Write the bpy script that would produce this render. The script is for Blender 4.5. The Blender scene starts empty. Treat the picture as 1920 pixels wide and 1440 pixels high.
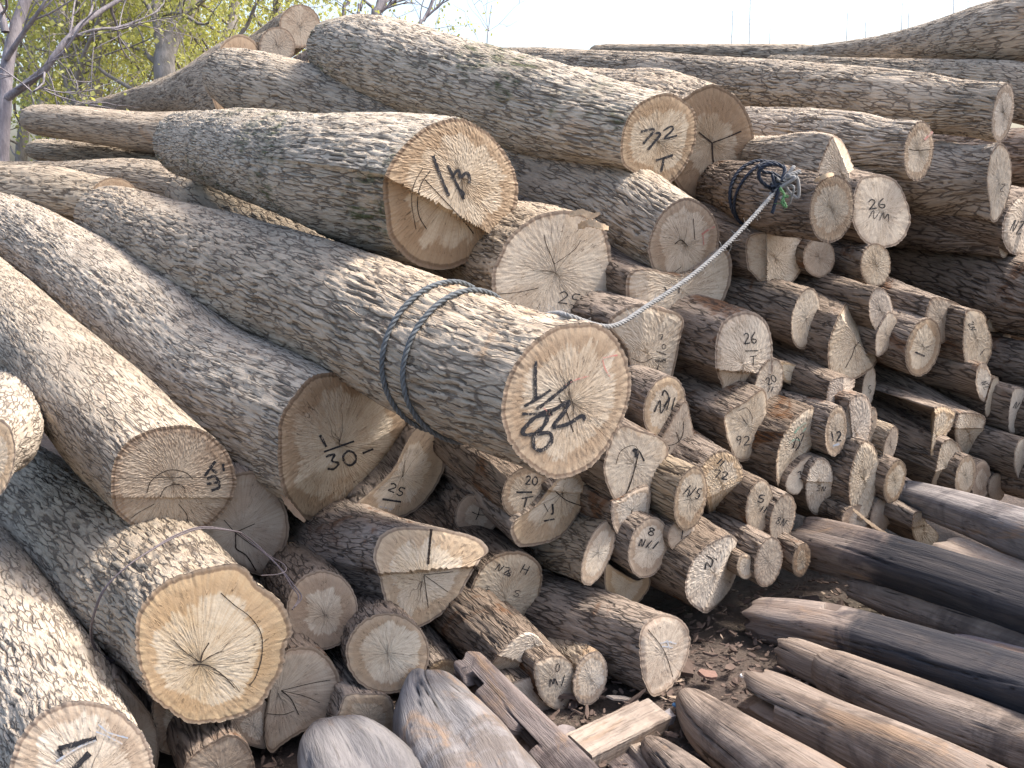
import bpy, math, random
import numpy as np
from mathutils import Vector, Matrix

# ------------------------------------------------------------ camera, sky, sun
scene = bpy.context.scene
F = 1900.0                      # focal length in pixels of a 1920-wide picture
PITCH = math.radians(11.6)
CAM_H = 1.45
cam_data = bpy.data.cameras.new('camera')
cam = bpy.data.objects.new('camera', cam_data)
scene.collection.objects.link(cam)
cam.location = (0, 0, CAM_H)
cam.rotation_euler = (math.radians(90) - PITCH, 0, 0)
cam_data.sensor_width = 36.0
cam_data.lens = F / 1920.0 * 36.0
cam_data.clip_start = 0.05
cam_data.clip_end = 1500
scene.camera = cam

SUN_EL, SUN_AZ = 57.0, 78.0      # azimuth: degrees from +Y (view direction) towards +X
world = bpy.data.worlds.new('World')
scene.world = world
world.use_nodes = True
wn = world.node_tree
wn.nodes.clear()
sky = wn.nodes.new('ShaderNodeTexSky')
sky.sky_type = 'NISHITA'
sky.sun_disc = False
sky.sun_elevation = math.radians(SUN_EL)
sky.sun_rotation = math.radians(SUN_AZ)
sky.air_density = 1.0
sky.dust_density = 4.5
sky.ozone_density = 1.0
bg = wn.nodes.new('ShaderNodeBackground')
bg.inputs[1].default_value = 0.15
wo = wn.nodes.new('ShaderNodeOutputWorld')
wn.links.new(sky.outputs[0], bg.inputs[0])
wn.links.new(bg.outputs[0], wo.inputs[0])

sun_data = bpy.data.lights.new('sun', 'SUN')
sun = bpy.data.objects.new('sun', sun_data)
scene.collection.objects.link(sun)
sun_data.energy = 2.0
sun_data.angle = math.radians(9.0)
sun_data.color = (1.0, 0.95, 0.88)
_az, _el = math.radians(SUN_AZ), math.radians(SUN_EL)
_sd = Vector((math.sin(_az) * math.cos(_el), math.cos(_az) * math.cos(_el), math.sin(_el)))
sun.rotation_euler = _sd.to_track_quat('Z', 'Y').to_euler()
scene.view_settings.view_transform = 'Standard'
scene.view_settings.look = 'None'
scene.view_settings.exposure = 1.5
scene.view_settings.gamma = 1.0
scene.view_settings.use_curve_mapping = False

# ------------------------------------------------------------ helpers
COL = scene.collection
CAMP = np.array([0.0, 0.0, CAM_H])
FWD = np.array([0.0, math.cos(PITCH), -math.sin(PITCH)])
UPV = np.array([0.0, math.sin(PITCH), math.cos(PITCH)])
RGT = np.array([1.0, 0.0, 0.0])


def ray(px, py):
    px = np.asarray(px, float)[..., None]
    py = np.asarray(py, float)[..., None]
    return FWD + RGT * (px - 960.0) / F - UPV * (py - 720.0) / F


def at(px, py, d):
    """the point of the place that stands d metres in front of the camera at this spot"""
    return CAMP + ray(px, py) * (np.asarray(d, float)[..., None])


def norm(v):
    return v / (np.linalg.norm(v, axis=-1, keepdims=True) + 1e-12)


def tag(o, label=None, cat=None, group=None, kind=None):
    if label: o['label'] = label
    if cat: o['category'] = cat
    if group: o['group'] = group
    if kind: o['kind'] = kind
    return o


def empty(name, loc, label, cat, group=None):
    o = bpy.data.objects.new(name, None)
    o.empty_display_size = 0.1
    COL.objects.link(o)
    o.location = Vector([float(c) for c in loc])
    return tag(o, label, cat, group)


def mesh_obj(name, V, Fq, mat, parent=None, smooth=True, attrs=None, uv=None, tris=None):
    """V (n,3) world points; Fq (m,4) quads; tris (k,3)."""
    V = np.asarray(V, float)
    org = np.array(parent.location) if parent is not None else np.zeros(3)
    if parent is not None and parent.parent is not None:
        org = org + np.array(parent.parent.location)
    me = bpy.data.meshes.new(name)
    nq = 0 if Fq is None else len(Fq)
    nt = 0 if tris is None else len(tris)
    me.vertices.add(len(V))
    me.vertices.foreach_set('co', (V - org).astype(np.float32).ravel())
    loops = []
    if nq: loops.append(np.asarray(Fq, np.int32).ravel())
    if nt: loops.append(np.asarray(tris, np.int32).ravel())
    loops = np.concatenate(loops)
    me.loops.add(len(loops))
    me.loops.foreach_set('vertex_index', loops)
    me.polygons.add(nq + nt)
    tot = np.concatenate([np.full(nq, 4, np.int32), np.full(nt, 3, np.int32)])
    start = np.concatenate([[0], np.cumsum(tot)[:-1]]).astype(np.int32)
    me.polygons.foreach_set('loop_start', start)
    me.update(calc_edges=True)
    me.polygons.foreach_set('use_smooth', np.full(nq + nt, smooth))
    if attrs:
        for k, a in attrs.items():
            a = np.asarray(a, np.float32)
            if a.ndim == 1:
                t = me.attributes.new(k, 'FLOAT', 'POINT'); t.data.foreach_set('value', a)
            else:
                t = me.attributes.new(k, 'FLOAT_VECTOR', 'POINT'); t.data.foreach_set('vector', a.ravel())
    if mat is not None:
        me.materials.append(mat)
    me.validate()
    o = bpy.data.objects.new(name, me)
    COL.objects.link(o)
    if parent is not None: o.parent = parent
    return o


def grid_faces(ns, na, closed=True, off=0, flip=False):
    i = np.arange(ns - 1)[:, None]
    j = np.arange(na if closed else na - 1)[None, :]
    j2 = (j + 1) % na
    q = np.stack([i * na + j, i * na + j2, (i + 1) * na + j2, (i + 1) * na + j], -1).reshape(-1, 4) + off
    return q[:, ::-1] if flip else q


def smooth(x, a, b):
    t = np.clip((x - a) / (b - a), 0, 1)
    return t * t * (3 - 2 * t)


def worley(u, v, nu, seed):
    """F2-F1 and cell id of a jittered grid, periodic in u with nu cells."""
    rs = np.random.RandomState(seed)
    N = 512
    jx = rs.rand(N); jy = rs.rand(N); cid = rs.rand(N)
    iu = np.floor(u).astype(int); iv = np.floor(v).astype(int)
    f1 = np.full(u.shape, 9.0); f2 = np.full(u.shape, 9.0); idv = np.zeros(u.shape)
    x1 = np.zeros(u.shape); y1 = np.zeros(u.shape); x2 = np.zeros(u.shape); y2 = np.zeros(u.shape)
    for du in (-1, 0, 1):
        for dv in (-1, 0, 1):
            cu, cv = iu + du, iv + dv
            h = ((cu % nu) * 73 + cv * 179 + ((cu % nu) * cv) % 31 * 7 + seed) % N
            ex, ey = cu + 0.1 + 0.8 * jx[h] - u, cv + 0.1 + 0.8 * jy[h] - v
            d = np.hypot(ex, ey)
            m = d < f1
            m2 = (~m) & (d < f2)
            x2 = np.where(m, x1, np.where(m2, ex, x2)); y2 = np.where(m, y1, np.where(m2, ey, y2))
            x1 = np.where(m, ex, x1); y1 = np.where(m, ey, y1)
            f2 = np.where(m, f1, np.minimum(f2, d))
            idv = np.where(m, cid[h], idv)
            f1 = np.where(m, d, f1)
    sx, sy = np.abs(x2 - x1), np.abs(y2 - y1)
    return f2 - f1, idv, sx / (sx + sy + 1e-6)


def wav(th, s, seed, n=6, ku=(1, 7), ks=(3, 16)):
    """smooth random field, periodic in the angle th"""
    rs = np.random.RandomState(seed)
    r = np.zeros(np.broadcast(th, s).shape)
    for _ in range(n):
        r = r + np.sin(rs.randint(ku[0], ku[1]) * th * rs.choice([-1, 1]) + rs.uniform(*ks) * s * rs.choice([-1, 1]) + rs.uniform(0, 6.28))
    return r / n


def catmull(P, n, closed=False, res=24):
    """points (k,d) -> n points evenly spread along a Catmull-Rom curve"""
    P = np.asarray(P, float)
    k = len(P)
    if k == 2 and not closed:
        t = np.linspace(0, 1, n)[:, None]
        return P[0] * (1 - t) + P[1] * t
    out = []
    segs = k if closed else k - 1
    for i in range(segs):
        if closed:
            p0, p1, p2, p3 = P[(i - 1) % k], P[i], P[(i + 1) % k], P[(i + 2) % k]
        else:
            p1, p2 = P[i], P[i + 1]
            p0 = P[i - 1] if i > 0 else 2 * p1 - p2
            p3 = P[i + 2] if i + 2 < k else 2 * p2 - p1
        t = np.linspace(0, 1, res, endpoint=False)[:, None]
        out.append(0.5 * ((2 * p1) + (-p0 + p2) * t + (2 * p0 - 5 * p1 + 4 * p2 - p3) * t ** 2 + (-p0 + 3 * p1 - 3 * p2 + p3) * t ** 3))
    out = np.concatenate(out)
    if closed: out = np.vstack([out, out[:1]])
    else: out = np.vstack([out, P[-1:]])
    dd = np.concatenate([[0], np.cumsum(np.linalg.norm(np.diff(out, axis=0), axis=1))])
    tt = np.linspace(0, dd[-1], n + 1)[:-1] if closed else np.linspace(0, dd[-1], n)
    return np.stack([np.interp(tt, dd, out[:, c]) for c in range(out.shape[1])], 1)


# ------------------------------------------------------------ materials
def new_mat(name):
    m = bpy.data.materials.new(name)
    m.use_nodes = True
    nt = m.node_tree
    nt.nodes.clear()
    out = nt.nodes.new('ShaderNodeOutputMaterial')
    b = nt.nodes.new('ShaderNodeBsdfPrincipled')
    nt.links.new(b.outputs[0], out.inputs[0])
    b.inputs['Roughness'].default_value = 0.85
    b.inputs['Specular IOR Level'].default_value = 0.25
    return m, nt, b


class NT:
    def __init__(s, nt): s.nt = nt
    def node(s, t, **kw):
        n = s.nt.nodes.new(t)
        for k, v in kw.items(): setattr(n, k, v)
        return n
    def lk(s, a, b): s.nt.links.new(a, b)
    def val(s, x, sock):
        if isinstance(x, (int, float)): sock.default_value = x
        elif isinstance(x, (tuple, list)): sock.default_value = tuple(x) + ((1.0,) if len(x) == 3 and len(sock.default_value) == 4 else ())
        else: s.lk(x, sock)
    def math(s, op, a, b=0.0, c=0.0, clamp=False):
        n = s.node('ShaderNodeMath', operation=op, use_clamp=clamp)
        s.val(a, n.inputs[0]); s.val(b, n.inputs[1]); s.val(c, n.inputs[2])
        return n.outputs[0]
    def mix(s, f, a, b, mode='MIX'):
        n = s.node('ShaderNodeMix', data_type='RGBA', blend_type=mode)
        s.val(f, n.inputs[0]); s.val(a, n.inputs[6]); s.val(b, n.inputs[7])
        return n.outputs[2]
    def mixf(s, f, a, b):
        n = s.node('ShaderNodeMix', data_type='FLOAT')
        s.val(f, n.inputs[0]); s.val(a, n.inputs[2]); s.val(b, n.inputs[3])
        return n.outputs[0]
    def ramp(s, x, a, b, lo=0.0, hi=1.0):
        n = s.node('ShaderNodeMapRange', interpolation_type='SMOOTHSTEP')
        s.val(x, n.inputs[0]); s.val(a, n.inputs[1]); s.val(b, n.inputs[2]); s.val(lo, n.inputs[3]); s.val(hi, n.inputs[4])
        return n.outputs[0]
    def noise(s, vec, scale, detail=4.0, rough=0.55, dist=0.0):
        n = s.node('ShaderNodeTexNoise')
        s.lk(vec, n.inputs['Vector'])
        n.inputs['Scale'].default_value = scale
        n.inputs['Detail'].default_value = detail
        n.inputs['Roughness'].default_value = rough
        n.inputs['Distortion'].default_value = dist
        return n.outputs[0]
    def vmath(s, op, a, b=(0, 0, 0)):
        n = s.node('ShaderNodeVectorMath', operation=op)
        s.val(a, n.inputs[0]); s.val(b, n.inputs[1])
        return n.outputs[0]
    def attr(s, name, out='Fac'):
        n = s.node('ShaderNodeAttribute', attribute_name=name)
        return n.outputs[out]
    def rnd(s): return s.node('ShaderNodeObjectInfo').outputs['Random']
    def comb(s, x, y, z):
        n = s.node('ShaderNodeCombineXYZ')
        s.val(x, n.inputs[0]); s.val(y, n.inputs[1]); s.val(z, n.inputs[2])
        return n.outputs[0]
    def bump(s, h, strength, dist, base=None):
        n = s.node('ShaderNodeBump')
        n.inputs['Strength'].default_value = strength
        n.inputs['Distance'].default_value = dist
        s.lk(h, n.inputs['Height'])
        if base is not None: s.lk(base, n.inputs['Normal'])
        return n.outputs[0]


def bark_material(name, ridge, pale, furrow, tan, tan_amt=0.62, moss=0.0):
    m, nt, b = new_mat(name)
    g = NT(nt)
    pos = g.attr('bk', 'Vector')                # (arc x, arc y, run) in metres along the trunk
    rnd = g.rnd()
    shift = g.comb(g.math('MULTIPLY', rnd, 37.0), g.math('MULTIPLY', rnd, 11.0), 0.0)
    p = g.vmath('ADD', pos, shift)
    ps = g.vmath('MULTIPLY', p, (1.0, 1.0, 0.16))
    fur = g.attr('furrow')
    cell = g.attr('cell')
    n_fine = g.noise(ps, 230.0, 5.0, 0.7)
    n_mid = g.noise(ps, 55.0, 4.0, 0.65)
    n_big = g.noise(p, 5.0, 3.0, 0.6)
    n_pat = g.noise(p, 3.2, 5.0, 0.7, 0.6)
    col = g.mix(g.ramp(n_mid, 0.30, 0.55), ridge, pale)
    col = g.mix(g.math('MULTIPLY', g.ramp(cell, 0.35, 1.0), 0.35), col, pale)
    col = g.mix(g.ramp(n_pat, tan_amt, tan_amt + 0.1), col, tan)
    if moss:
        mo = g.math('MULTIPLY', g.ramp(g.noise(p, 2.6, 4.0, 0.7), 1 - moss, 1 - moss + 0.12), g.ramp(n_mid, 0.4, 0.6))
        col = g.mix(mo, col, (0.075, 0.085, 0.035))
    # furrows: geometry holds the large ones, finer ones are relief in the material
    wrp = g.node('ShaderNodeTexNoise'); g.lk(g.vmath('MULTIPLY', p, (1.0, 1.0, 0.55)), wrp.inputs['Vector']); wrp.inputs['Scale'].default_value = 24.0; wrp.inputs['Detail'].default_value = 3.0
    pw = g.vmath('ADD', p, g.vmath('MULTIPLY', g.vmath('SUBTRACT', wrp.outputs[1], (0.5, 0.5, 0.5)), (0.017, 0.017, 0.05)))
    vor = g.node('ShaderNodeTexVoronoi', feature='DISTANCE_TO_EDGE')
    vs_ = g.mixf(g.math('FRACT', g.math('MULTIPLY', rnd, 7.31)), 0.85, 1.45)
    pw = g.vmath('MULTIPLY', pw, g.comb(vs_, vs_, vs_))
    g.lk(g.vmath('MULTIPLY', pw, (1.0, 1.0, 0.13)), vor.inputs['Vector']); vor.inputs['Scale'].default_value = 70.0
    fine = g.ramp(g.math('ADD', vor.outputs['Distance'], g.math('MULTIPLY', g.math('SUBTRACT', n_fine, 0.5), 0.10)), 0.015, 0.115, 1.0, 0.0)
    fine = g.math('MULTIPLY', fine, g.ramp(g.noise(g.vmath('MULTIPLY', p, (1, 1, 0.35)), 30.0, 2.0, 0.5), 0.36, 0.54))
    f = g.ramp(g.math('ADD', fur, g.math('MULTIPLY', g.math('SUBTRACT', n_fine, 0.5), 0.7)), 0.38, 0.86)
    f = g.math('MAXIMUM', f, g.math('MULTIPLY', fine, 0.95))
    peel = g.noise(g.vmath('MULTIPLY', p, (1.0, 1.0, 0.6)), 6.5, 6.0, 0.72, 0.3)
    peel = g.ramp(peel, 0.70, 0.72)
    col = g.mix(peel, col, g.mix(n_mid, tan, g.mix(0.5, tan, pale)))
    f = g.math('MULTIPLY', f, g.math('SUBTRACT', 1.0, g.math('MULTIPLY', peel, 0.8)))
    col = g.mix(g.math('MULTIPLY', f, 0.85), col, furrow)
    col = g.mix(g.ramp(n_fine, 0.30, 0.62, 0.25, 0.0), col, furrow)
    col = g.mix(1.0, col, g.comb(*[g.mixf(n_big, 0.55, 1.4)] * 3), 'MULTIPLY')
    hs = g.node('ShaderNodeHueSaturation')
    g.lk(col, hs.inputs['Color'])
    g.lk(g.mixf(rnd, 0.80, 1.14), hs.inputs['Value'])
    g.lk(g.mixf(rnd, 1.18, 0.9), hs.inputs['Saturation'])
    g.lk(hs.outputs[0], b.inputs['Base Color'])
    h = g.math('ADD', g.math('MULTIPLY', n_fine, 0.55), n_mid)
    h = g.math('SUBTRACT', h, g.math('MULTIPLY', f, 1.0))
    h = g.math('SUBTRACT', h, g.math('MULTIPLY', peel, 0.4))
    g.lk(g.bump(h, 0.85, 0.007), b.inputs['Normal'])
    b.inputs['Roughness'].default_value = 0.95
    return m


BARK = {
    'grey': bark_material('ash_bark_grey', (0.345, 0.278, 0.208), (0.465, 0.392, 0.305), (0.125, 0.098, 0.076), (0.44, 0.335, 0.235), 0.62),
    'moss': bark_material('ash_bark_mossy', (0.34, 0.275, 0.204), (0.465, 0.392, 0.30), (0.122, 0.096, 0.074), (0.44, 0.335, 0.235), 0.63, 0.50),
    'tan': bark_material('ash_bark_tan', (0.335, 0.262, 0.19), (0.455, 0.372, 0.28), (0.118, 0.09, 0.068), (0.40, 0.28, 0.18), 0.60),
    'brown': bark_material('ash_bark_brown_shaded', (0.16, 0.12, 0.093), (0.29, 0.23, 0.18), (0.05, 0.038, 0.031), (0.17, 0.09, 0.05), 0.56),  # brown bark darkened: shade within the stack is put into its colour
}


def endgrain_material(name, pale, mid, stain, stain_amt, ring=0.5):
    m, nt, b = new_mat(name)
    g = NT(nt)
    fc = g.attr('fc', 'Vector')                # (share of radius, cos, sin)
    sep = g.node('ShaderNodeSeparateXYZ'); g.lk(fc, sep.inputs[0])
    rad, cs, sn = sep.outputs
    pp = g.attr('fp', 'Vector')                # metres in the plane of the cut
    rnd = g.rnd()
    sh = g.comb(g.math('MULTIPLY', rnd, 51.0), g.math('MULTIPLY', rnd, 17.0), g.math('MULTIPLY', rnd, 29.0))
    p = g.vmath('ADD', pp, sh)
    d = g.vmath('ADD', g.comb(cs, sn, g.math('MULTIPLY', rad, 0.25)), sh)
    n1 = g.noise(p, 7.0, 4.0, 0.65, 0.4)
    n2 = g.noise(p, 60.0, 4.0, 0.7)
    nr = g.noise(p, 14.0, 3.0, 0.6)
    nd = g.noise(d, 3.2, 3.0, 0.6)              # changes with direction only: sectors
    streak = g.noise(g.vmath('ADD', g.comb(g.math('MULTIPLY', cs, 1.0), sn, g.math('MULTIPLY', rad, 0.06)), sh), 26.0, 3.0, 0.7)
    col = g.mix(g.ramp(n1, 0.35, 0.7), pale, mid)
    # brown heart or sap stain: a lobed patch plus a band under the bark
    edge = g.math('ADD', rad, g.math('MULTIPLY', g.math('SUBTRACT', nd, 0.5), 0.40))
    edge = g.math('ADD', edge, g.math('MULTIPLY', g.math('SUBTRACT', n1, 0.5), 0.55))
    edge = g.math('ADD', edge, g.math('MULTIPLY', g.math('SUBTRACT', streak, 0.5), 0.16))
    st = g.ramp(edge, stain_amt, stain_amt + 0.07)
    col = g.mix(g.math('MULTIPLY', st, 0.75), col, stain)
    rimline = g.math('MULTIPLY', g.ramp(g.math('ABSOLUTE', g.math('SUBTRACT', edge, stain_amt + 0.05)), 0.0, 0.06, 1.0, 0.0), g.ramp(nr, 0.35, 0.6))
    col = g.mix(g.math('MULTIPLY', rimline, 0.35), col, stain)
    sap = g.ramp(g.math('ADD', rad, g.math('MULTIPLY', g.math('SUBTRACT', nr, 0.5), 0.10)), 0.80, 0.90)
    col = g.mix(g.math('MULTIPLY', sap, 0.45), col, mid)
    # growth rings
    rr = g.math('ADD', g.math('MULTIPLY', rad, 150.0), g.math('MULTIPLY', nr, 9.0))
    rg = g.math('MULTIPLY', g.math('ADD', g.math('SINE', rr), 1.0), 0.5)
    col = g.mix(g.math('MULTIPLY', rg, 0.16 * ring), col, stain)
    # rays
    col = g.mix(g.ramp(streak, 0.42, 0.62, 0.0, 0.34), col, stain)
    # checks: thin dark radial splits of uneven length
    c1 = g.noise(g.vmath('ADD', g.comb(cs, sn, g.math('MULTIPLY', rad, 0.16)), sh), 7.5, 2.0, 0.6)
    line = g.ramp(g.math('ABSOLUTE', g.math('SUBTRACT', c1, 0.5)), 0.0, 0.008, 1.0, 0.0)
    c2 = g.noise(g.vmath('ADD', g.comb(cs, sn, g.math('MULTIPLY', rad, 0.2)), g.vmath('MULTIPLY', sh, (2, 2, 2))), 17.0, 2.0, 0.6)
    line2 = g.ramp(g.math('ABSOLUTE', g.math('SUBTRACT', c2, 0.5)), 0.0, 0.012, 0.8, 0.0)
    gate = g.ramp(n1, 0.40, 0.56)
    line = g.math('MULTIPLY', g.math('MAXIMUM', line, g.math('MULTIPLY', line2, gate)), g.ramp(rad, 0.97, 0.7))
    line = g.math('MULTIPLY', line, g.ramp(nr, 0.36, 0.55))
    col = g.mix(g.math('MULTIPLY', line, 0.8), col, (0.07, 0.045, 0.03))
    # dirt and saw fuzz
    dirt = g.noise(p, 22.0, 5.0, 0.75)
    col = g.mix(g.ramp(dirt, 0.56, 0.75, 0.0, 0.5), col, (0.30, 0.20, 0.12))
    wv = g.node('ShaderNodeTexWave', wave_type='BANDS', bands_direction='DIAGONAL')
    wv.inputs['Scale'].default_value = 55.0; wv.inputs['Distortion'].default_value = 9.0
    wv.inputs['Detail'].default_value = 3.0; wv.inputs['Detail Scale'].default_value = 2.0
    g.lk(p, wv.inputs['Vector'])
    col = g.mix(g.ramp(wv.outputs['Fac'], 0.2, 0.9, 0.05, 0.0), col, (0.22, 0.15, 0.1))
    # bark seen in section: inner bark line then outer bark
    brk = g.math('ADD', rad, g.math('MULTIPLY', g.math('SUBTRACT', n2, 0.5), 0.025))
    brk = g.math('ADD', brk, g.math('MULTIPLY', g.math('SUBTRACT', nd, 0.5), 0.03))
    col = g.mix(g.ramp(brk, 0.925, 0.945, 0.0, 0.8), col, (0.17, 0.115, 0.08))
    col = g.mix(g.ramp(brk, 0.955, 0.985, 0.0, 0.75), col, (0.34, 0.26, 0.19))
    hs = g.node('ShaderNodeHueSaturation')
    g.lk(col, hs.inputs['Color'])
    g.lk(g.mixf(rnd, 0.80, 1.04), hs.inputs['Value'])
    g.lk(g.mixf(rnd, 1.08, 0.82), hs.inputs['Saturation'])
    g.lk(hs.outputs[0], b.inputs['Base Color'])
    h = g.math('SUBTRACT', g.math('ADD', g.math('MULTIPLY', streak, 0.22), g.math('MULTIPLY', n2, 0.55)), g.math('MULTIPLY', line, 1.4))
    h = g.math('ADD', h, g.math('MULTIPLY', wv.outputs['Fac'], 0.06))
    g.lk(g.bump(h, 0.45, 0.003), b.inputs['Normal'])
    b.inputs['Roughness'].default_value = 0.8
    return m


FACE = {
    'pale': endgrain_material('end_grain_pale', (0.63, 0.54, 0.42), (0.53, 0.425, 0.31), (0.36, 0.25, 0.16), 0.90),
    'ringed': endgrain_material('end_grain_brown_ring', (0.63, 0.54, 0.42), (0.51, 0.40, 0.285), (0.35, 0.24, 0.15), 0.68),
    'stained': endgrain_material('end_grain_stained', (0.58, 0.49, 0.38), (0.45, 0.345, 0.24), (0.31, 0.205, 0.13), 0.52),
    'orange': endgrain_material('end_grain_orange', (0.60, 0.51, 0.39), (0.55, 0.42, 0.27), (0.42, 0.28, 0.155), 0.62),
    'grey': endgrain_material('end_grain_grey', (0.50, 0.42, 0.33), (0.42, 0.33, 0.25), (0.28, 0.20, 0.14), 0.85),
}


def plain(name, col, rough=0.7, vary=0.25, scale=30.0, bump=0.3):
    m, nt, b = new_mat(name)
    g = NT(nt)
    co = g.node('ShaderNodeTexCoord').outputs['Object']
    n = g.noise(co, scale, 4.0, 0.6)
    c = g.mix(1.0, col, g.comb(*[g.mixf(n, 1 - vary, 1 + vary)] * 3), 'MULTIPLY')
    g.lk(c, b.inputs['Base Color'])
    g.lk(g.bump(n, bump, 0.003), b.inputs['Normal'])
    b.inputs['Roughness'].default_value = rough
    return m


def ink(name, col, cover):
    m, nt, b = new_mat(name); g = NT(nt)
    co = g.node('ShaderNodeTexCoord').outputs['Object']
    n = g.noise(co, 420.0, 3.0, 0.7); n2 = g.noise(co, 60.0, 2.0, 0.6)
    k = g.ramp(g.math('ADD', n, g.math('MULTIPLY', g.math('SUBTRACT', n2, 0.5), 0.7)), cover, cover + 0.14)
    g.lk(g.mix(k, col, (0.50, 0.41, 0.32)), b.inputs['Base Color'])
    b.inputs['Roughness'].default_value = 0.8
    return m


INK = ink('black_marker', (0.022, 0.022, 0.026), 0.60)
REDINK = ink('red_chalk', (0.50, 0.20, 0.17), 0.46)
GREENINK = ink('green_chalk', (0.20, 0.34, 0.25), 0.46)
BLUEINK = ink('blue_chalk', (0.34, 0.39, 0.46), 0.46)
CRACK = plain('drying_crack', (0.035, 0.025, 0.02), 0.95, 0.4, 100)
INKS = {'k': INK, 'r': REDINK, 'g': GREENINK, 'b': BLUEINK, 'c': CRACK}


def oldwood_material(name, base, pale, dark, wet=0.0):
    m, nt, b = new_mat(name)
    g = NT(nt)
    pos = g.attr('bk', 'Vector')
    rnd = g.rnd()
    p = g.vmath('ADD', pos, g.comb(g.math('MULTIPLY', rnd, 37.0), g.math('MULTIPLY', rnd, 11.0), 0.0))
    ps = g.vmath('MULTIPLY', p, (1.0, 1.0, 0.07))
    fur = g.attr('furrow')
    grain = g.noise(ps, 120.0, 5.0, 0.7, 0.3)
    grain2 = g.noise(ps, 35.0, 4.0, 0.65, 0.5)
    blot = g.noise(p, 4.0, 5.0, 0.7, 0.5)
    spots = g.noise(p, 26.0, 5.0, 0.75)
    col = g.mix(g.ramp(grain2, 0.34, 0.66), base, pale)
    col = g.mix(g.ramp(blot, 0.48, 0.62, 0.0, 0.75), col, dark)
    col = g.mix(g.ramp(g.noise(g.vmath('MULTIPLY', p, (1, 1, 0.25)), 9.0, 5.0, 0.75, 1.0), 0.54, 0.68, 0.0, 0.65), col, (0.27, 0.18, 0.115))
    col = g.mix(g.ramp(grain, 0.28, 0.5, 0.55, 0.0), col, (0.05, 0.04, 0.035))
    col = g.mix(g.ramp(spots, 0.30, 0.22, 0.0, 0.35), col, (0.5, 0.46, 0.42))
    if wet:
        sp = g.node('ShaderNodeSeparateXYZ'); g.lk(pos, sp.inputs[0])
        w = g.ramp(g.math('ADD', sp.outputs[2], g.math('MULTIPLY', g.math('SUBTRACT', blot, 0.5), 0.35)), wet, wet + 0.10)
        w = g.math('MULTIPLY', w, g.ramp(grain2, 0.35, 0.75, 1.0, 0.8))
        col = g.mix(g.math('MULTIPLY', w, 0.95), col, (0.028, 0.03, 0.036))
    col = g.mix(g.ramp(fur, 0.35, 0.8, 0.0, 0.85), col, (0.035, 0.027, 0.022))
    hs = g.node('ShaderNodeHueSaturation')
    g.lk(col, hs.inputs['Color']); g.lk(g.mixf(rnd, 0.85, 1.15), hs.inputs['Value'])
    g.lk(hs.outputs[0], b.inputs['Base Color'])
    h = g.math('ADD', g.math('MULTIPLY', grain, 0.8), g.math('MULTIPLY', grain2, 0.8))
    h = g.math('SUBTRACT', h, g.math('MULTIPLY', fur, 0.8))
    g.lk(g.bump(h, 0.95, 0.007), b.inputs['Normal'])
    b.inputs['Roughness'].default_value = 0.9
    b.inputs['Specular IOR Level'].default_value = 0.12
    return m


OLD = {
    'grey': oldwood_material('old_wood_grey', (0.165, 0.147, 0.14), (0.26, 0.235, 0.22), (0.10, 0.09, 0.09)),
    'stump': oldwood_material('old_wood_hewn', (0.150, 0.140, 0.137), (0.228, 0.213, 0.207), (0.118, 0.096, 0.082)),
    'brown': oldwood_material('old_wood_brown', (0.165, 0.126, 0.10), (0.26, 0.21, 0.172), (0.09, 0.072, 0.062)),
    'dark': oldwood_material('old_wood_dark', (0.13, 0.10, 0.09), (0.21, 0.175, 0.16), (0.065, 0.053, 0.053)),
    'wet': oldwood_material('old_wood_tarred', (0.17, 0.13, 0.108), (0.25, 0.205, 0.175), (0.09, 0.075, 0.075), 0.30),
    'tar': oldwood_material('old_wood_black', (0.16, 0.13, 0.13), (0.25, 0.22, 0.22), (0.06, 0.055, 0.065), 0.55),
    'board': oldwood_material('sawn_board', (0.29, 0.235, 0.19), (0.37, 0.31, 0.255), (0.23, 0.18, 0.145)),
}
# ------------------------------------------------------------ logs
def E(cx, cy, a, b, rot=0.0):
    r = math.radians(rot)
    t = np.linspace(0, 2 * math.pi, 28, endpoint=False)
    return np.stack([cx + a * np.cos(t) * math.cos(r) - b * np.sin(t) * math.sin(r),
                     cy + a * np.cos(t) * math.sin(r) + b * np.sin(t) * math.cos(r)], 1)


BODIES = {}


def rot_about(v, k, ang):
    return v * math.cos(ang) + np.cross(k, v) * math.sin(ang) + k * np.dot(k, v) * (1 - math.cos(ang))


LOGS = []


def make_log(label, face, d, far=None, az=38.0, el=9.0, length=1.7, **kw):
    if far is None and np.mean([p[0] for p in face]) > 1140:      # the ends of the right stack nearly touch
        m_ = np.mean(np.array(face, float), 0); face = (np.array(face, float) - m_) * 1.09 + m_
    LOGS.append(dict(label=label, face=face, d=d, far=far, az=az, el=el, length=length, **kw))


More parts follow.
